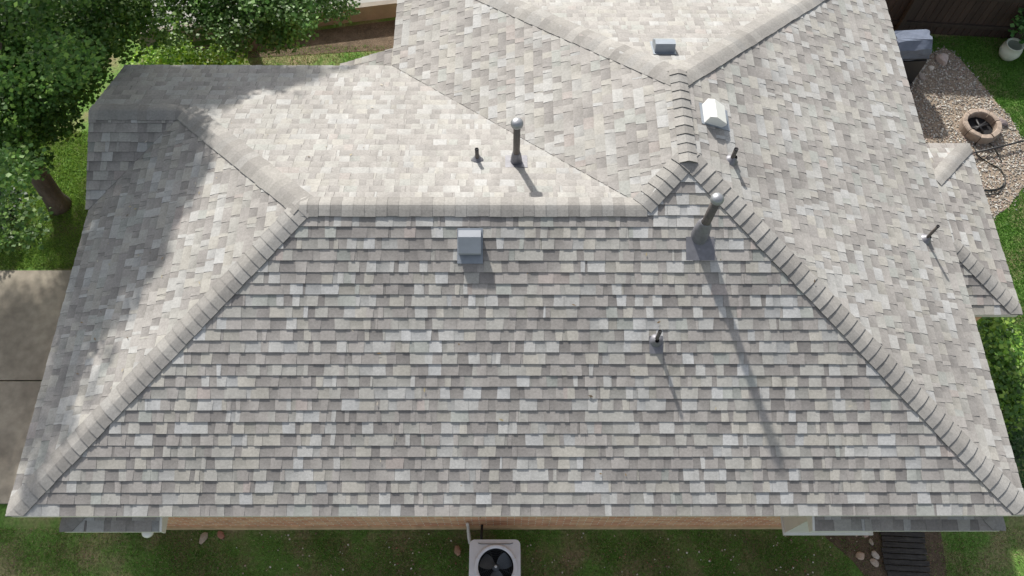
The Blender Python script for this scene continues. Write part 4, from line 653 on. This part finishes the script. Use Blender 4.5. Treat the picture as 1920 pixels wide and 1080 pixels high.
# fence along the back
fc = thing('wooden_fence', 'dark weathered wooden privacy fence behind the lawn at top right', 'fence', (0,0,0))
x = 5.6; k = 0
m = MB()
def fy(x): return 10.43-.075*(x-8.0)
while x < 14:
    w = .14; g_ = rng.uniform(.75,1.2); h_ = 1.27+rng.uniform(-.012,.012)
    m.box((x, fy(x), -.02), (x+w-.004, fy(x)+.018, h_), tuple(c*g_ for c in (.05,.034,.027))); x += w; k += 1
m.build('boards', m_fence, fc)
for z in (.25,1.0):
    m = MB(); m.mesh([(5.6,fy(5.6)-.04,z),(14,fy(14)-.04,z),(14,fy(14)-.002,z),(5.6,fy(5.6)-.002,z),(5.6,fy(5.6)-.04,z+.09),(14,fy(14)-.04,z+.09),(14,fy(14)-.002,z+.09),(5.6,fy(5.6)-.002,z+.09)], [(0,1,5,4),(1,2,6,5),(2,3,7,6),(3,0,4,7),(4,5,6,7)], (.04,.03,.024)); m.build('rail', m_fence, fc)
for px in (5.7,8.1,10.5,12.9):
    m = MB(); m.box((px,fy(px)-.13,0),(px+.09,fy(px)-.042,1.22), (.04,.03,.024)); m.build('post', m_fence, fc)

# fallen leaves and bits lying on the shingles
m = MB(); rgl = random.Random(9)
for k in range(95):
    if k < 45: x = XA+rgl.uniform(.3, 2.4); y = rgl.uniform(.4, LL+1.5); n_ = nW; z = ZE+s*(x-XA); 
    elif k < 70: x = rgl.uniform(XA+.4, XW); y = rgl.uniform(LL+1, 2*LL-.1); n_ = nN; z = zN(y)
    else: x = rgl.uniform(-2, 5); y = rgl.uniform(.3, 3); n_ = nS; z = zS(y)
    if k < 45 and (y < x-XA+.2 or y > 2*LL-(x-XA)-.2-2*(0)): continue
    if k < 45 and z > ZR: continue
    if k >= 45 and k < 70 and z > ZE+s*(x-XA)+.9: continue
    F = frame(n_); a = rgl.uniform(0, 6.28); L_ = rgl.uniform(.012, .035); w_ = L_*rgl.uniform(.2, .45)
    P = [Vector((x, y, z))+F @ Vector((px*math.cos(a)-py*math.sin(a), px*math.sin(a)+py*math.cos(a), .0175+pz)) for px, py, pz in ((-L_,0,0),(0,w_,.004),(L_,0,.006),(0,-w_,.003))]
    m.face(P, rgl.choice(((.45,.38,.22),(.30,.20,.10),(.6,.55,.45),(.16,.12,.08))))
tag(m.build('fallen_leaves', m_leaf), 'fallen leaves and twigs scattered over the shingles', 'leaves', kind='stuff')

# ---------------------------------------------------------------- trees and shrubs
def limb(m, a, b, r0, r1, rg, n=6, sag=.12):
    a = Vector(a); b = Vector(b); P = [a+(b-a)*(i/n)+Vector(rg.normal(0, 1, 3))*sag*(b-a).length*.25*math.sin(math.pi*i/n) for i in range(n+1)]
    m.tube(P, [r0+(r1-r0)*i/n for i in range(n+1)], 9)
def tree(label, base, fork, clumps, seed, tones, r=.17, per=2700, nl=7, size=.065):
    rg = np.random.default_rng(seed); t = thing('shade_tree', label, 'tree', (0,0,0)); t.location = base
    b = Vector(base); m = MB(); P = [Vector((0,0,-.1)), Vector((.01,.01,.25)), (Vector(fork)-b)*.55+Vector((.04,0,0)), Vector(fork)-b]
    m.tube(P, [r*1.45, r*1.05, r*.92, r*.85], 14)
    cs = np.array([c[:3] for c in clumps]); idx = [int(rg.integers(len(cs)))]
    while len(idx) < nl:
        d = np.min([np.linalg.norm(cs-cs[i], axis=1) for i in idx], axis=0); idx.append(int(np.argmax(d)))
    for i in idx: limb(m, Vector(fork)-b, (Vector(fork)-b)*.45+(Vector(cs[i])-b)*.55, r*.45, r*.1, rg)
    for i in rg.integers(0, len(cs), nl*2):
        j = min(idx, key=lambda q: np.linalg.norm(cs[q]-cs[i])); mid = (Vector(fork)-b)*.5+(Vector(cs[j])-b)*.5
        limb(m, mid, Vector(cs[i])-b, r*.13, r*.035, rg, 4)
    m.build('trunk', m_bark, t)
    leaves_mesh('crown', [tuple(Vector(c[:3])-b) for c in clumps], [c[3] for c in clumps], per, size, tones, rg, m_leaf, t)
    return t
TG = [(.08,.17,.03),(.12,.23,.04),(.055,.13,.025),(.16,.27,.05),(.08,.17,.04)]
tree('large leafy shade tree with a leaning trunk at the far left of the roof', (-8.28,6.1,0), (-8.2,6.35,2.6), CLUMPS_A, 101, TG)
tree('second dark leafy tree behind the wing roof at top left', (-5.3,9.95,0), (-5.0,10.0,2.0), CLUMPS_B, 102, [(.065,.15,.03),(.09,.19,.04),(.13,.24,.06)], .12)
def shrub(label, c, blobs, tones, seed, size=.06, per=2600, group=None):
    rg = np.random.default_rng(seed); t = thing('shrub', label, 'shrub', c, group=group); m = MB()
    for x, y, z, r in blobs:
        limb(m, (0,0,0), (x,y,z), .018, .006, rg, 4)
    m.build('stem', m_bark, t); leaves_mesh('foliage', [b_[:3] for b_ in blobs], [b_[3] for b_ in blobs], per, size, tones, rg, m_leaf, t); return t
YG = [(.19,.33,.03),(.25,.38,.045),(.13,.26,.025)]
BG = [(.19,.35,.05),(.26,.40,.07),(.11,.24,.04),(.08,.17,.04)]
shrub('yellow green shrub behind the far left corner of the roof', (-6.45,8.75,0), [(0,0,.9,.4),(-.4,.1,.8,.35),(.35,-.05,.85,.35),(.1,.3,.9,.35),(-.1,-.2,.6,.4)], YG, 201)
shrub('yellow green shrub nearer the second tree behind the roof', (-5.6,8.75,0), [(0,0,.85,.35),(.3,.1,.75,.3),(-.3,.1,.8,.3),(0,.25,.7,.35)], YG, 202)
shrub('small light green bush by the wing corner', (-6.85,7.5,0), [(0,0,.5,.3),(.15,.25,.6,.28),(-.2,-.1,.4,.25)], YG, 203)
shrub('dark bush in the shade left of the trunk', (-9.0,5.9,0), [(0,0,.4,.4),(-.3,-.3,.45,.4),(-.5,.3,.5,.45),(-.1,-.5,.3,.3)], [(.03,.08,.02),(.02,.06,.018)], 204)
shrub('bright green broadleaf bush beside the right wall, nearer the lower roof', (7.75,3.25,0), [(0,0,.6,.38),(.35,.1,.55,.35),(-.25,-.2,.5,.3),(.2,-.35,.6,.35),(.55,-.25,.45,.32)], BG, 205, .075)
shrub('bright green broadleaf bush beside the right wall, farther from the lower roof', (7.85,2.35,0), [(0,0,.55,.36),(.3,.2,.6,.34),(-.25,.2,.5,.32),(.1,-.35,.45,.33),(.45,-.15,.4,.3)], BG, 206, .075)
shrub('dark bush low beside the right corner of the house', (7.65,1.35,0), [(0,0,.4,.34),(.3,.2,.4,.3),(-.1,-.3,.35,.28),(.3,-.35,.3,.28)], [(.04,.11,.025),(.03,.08,.02)], 207, .07)
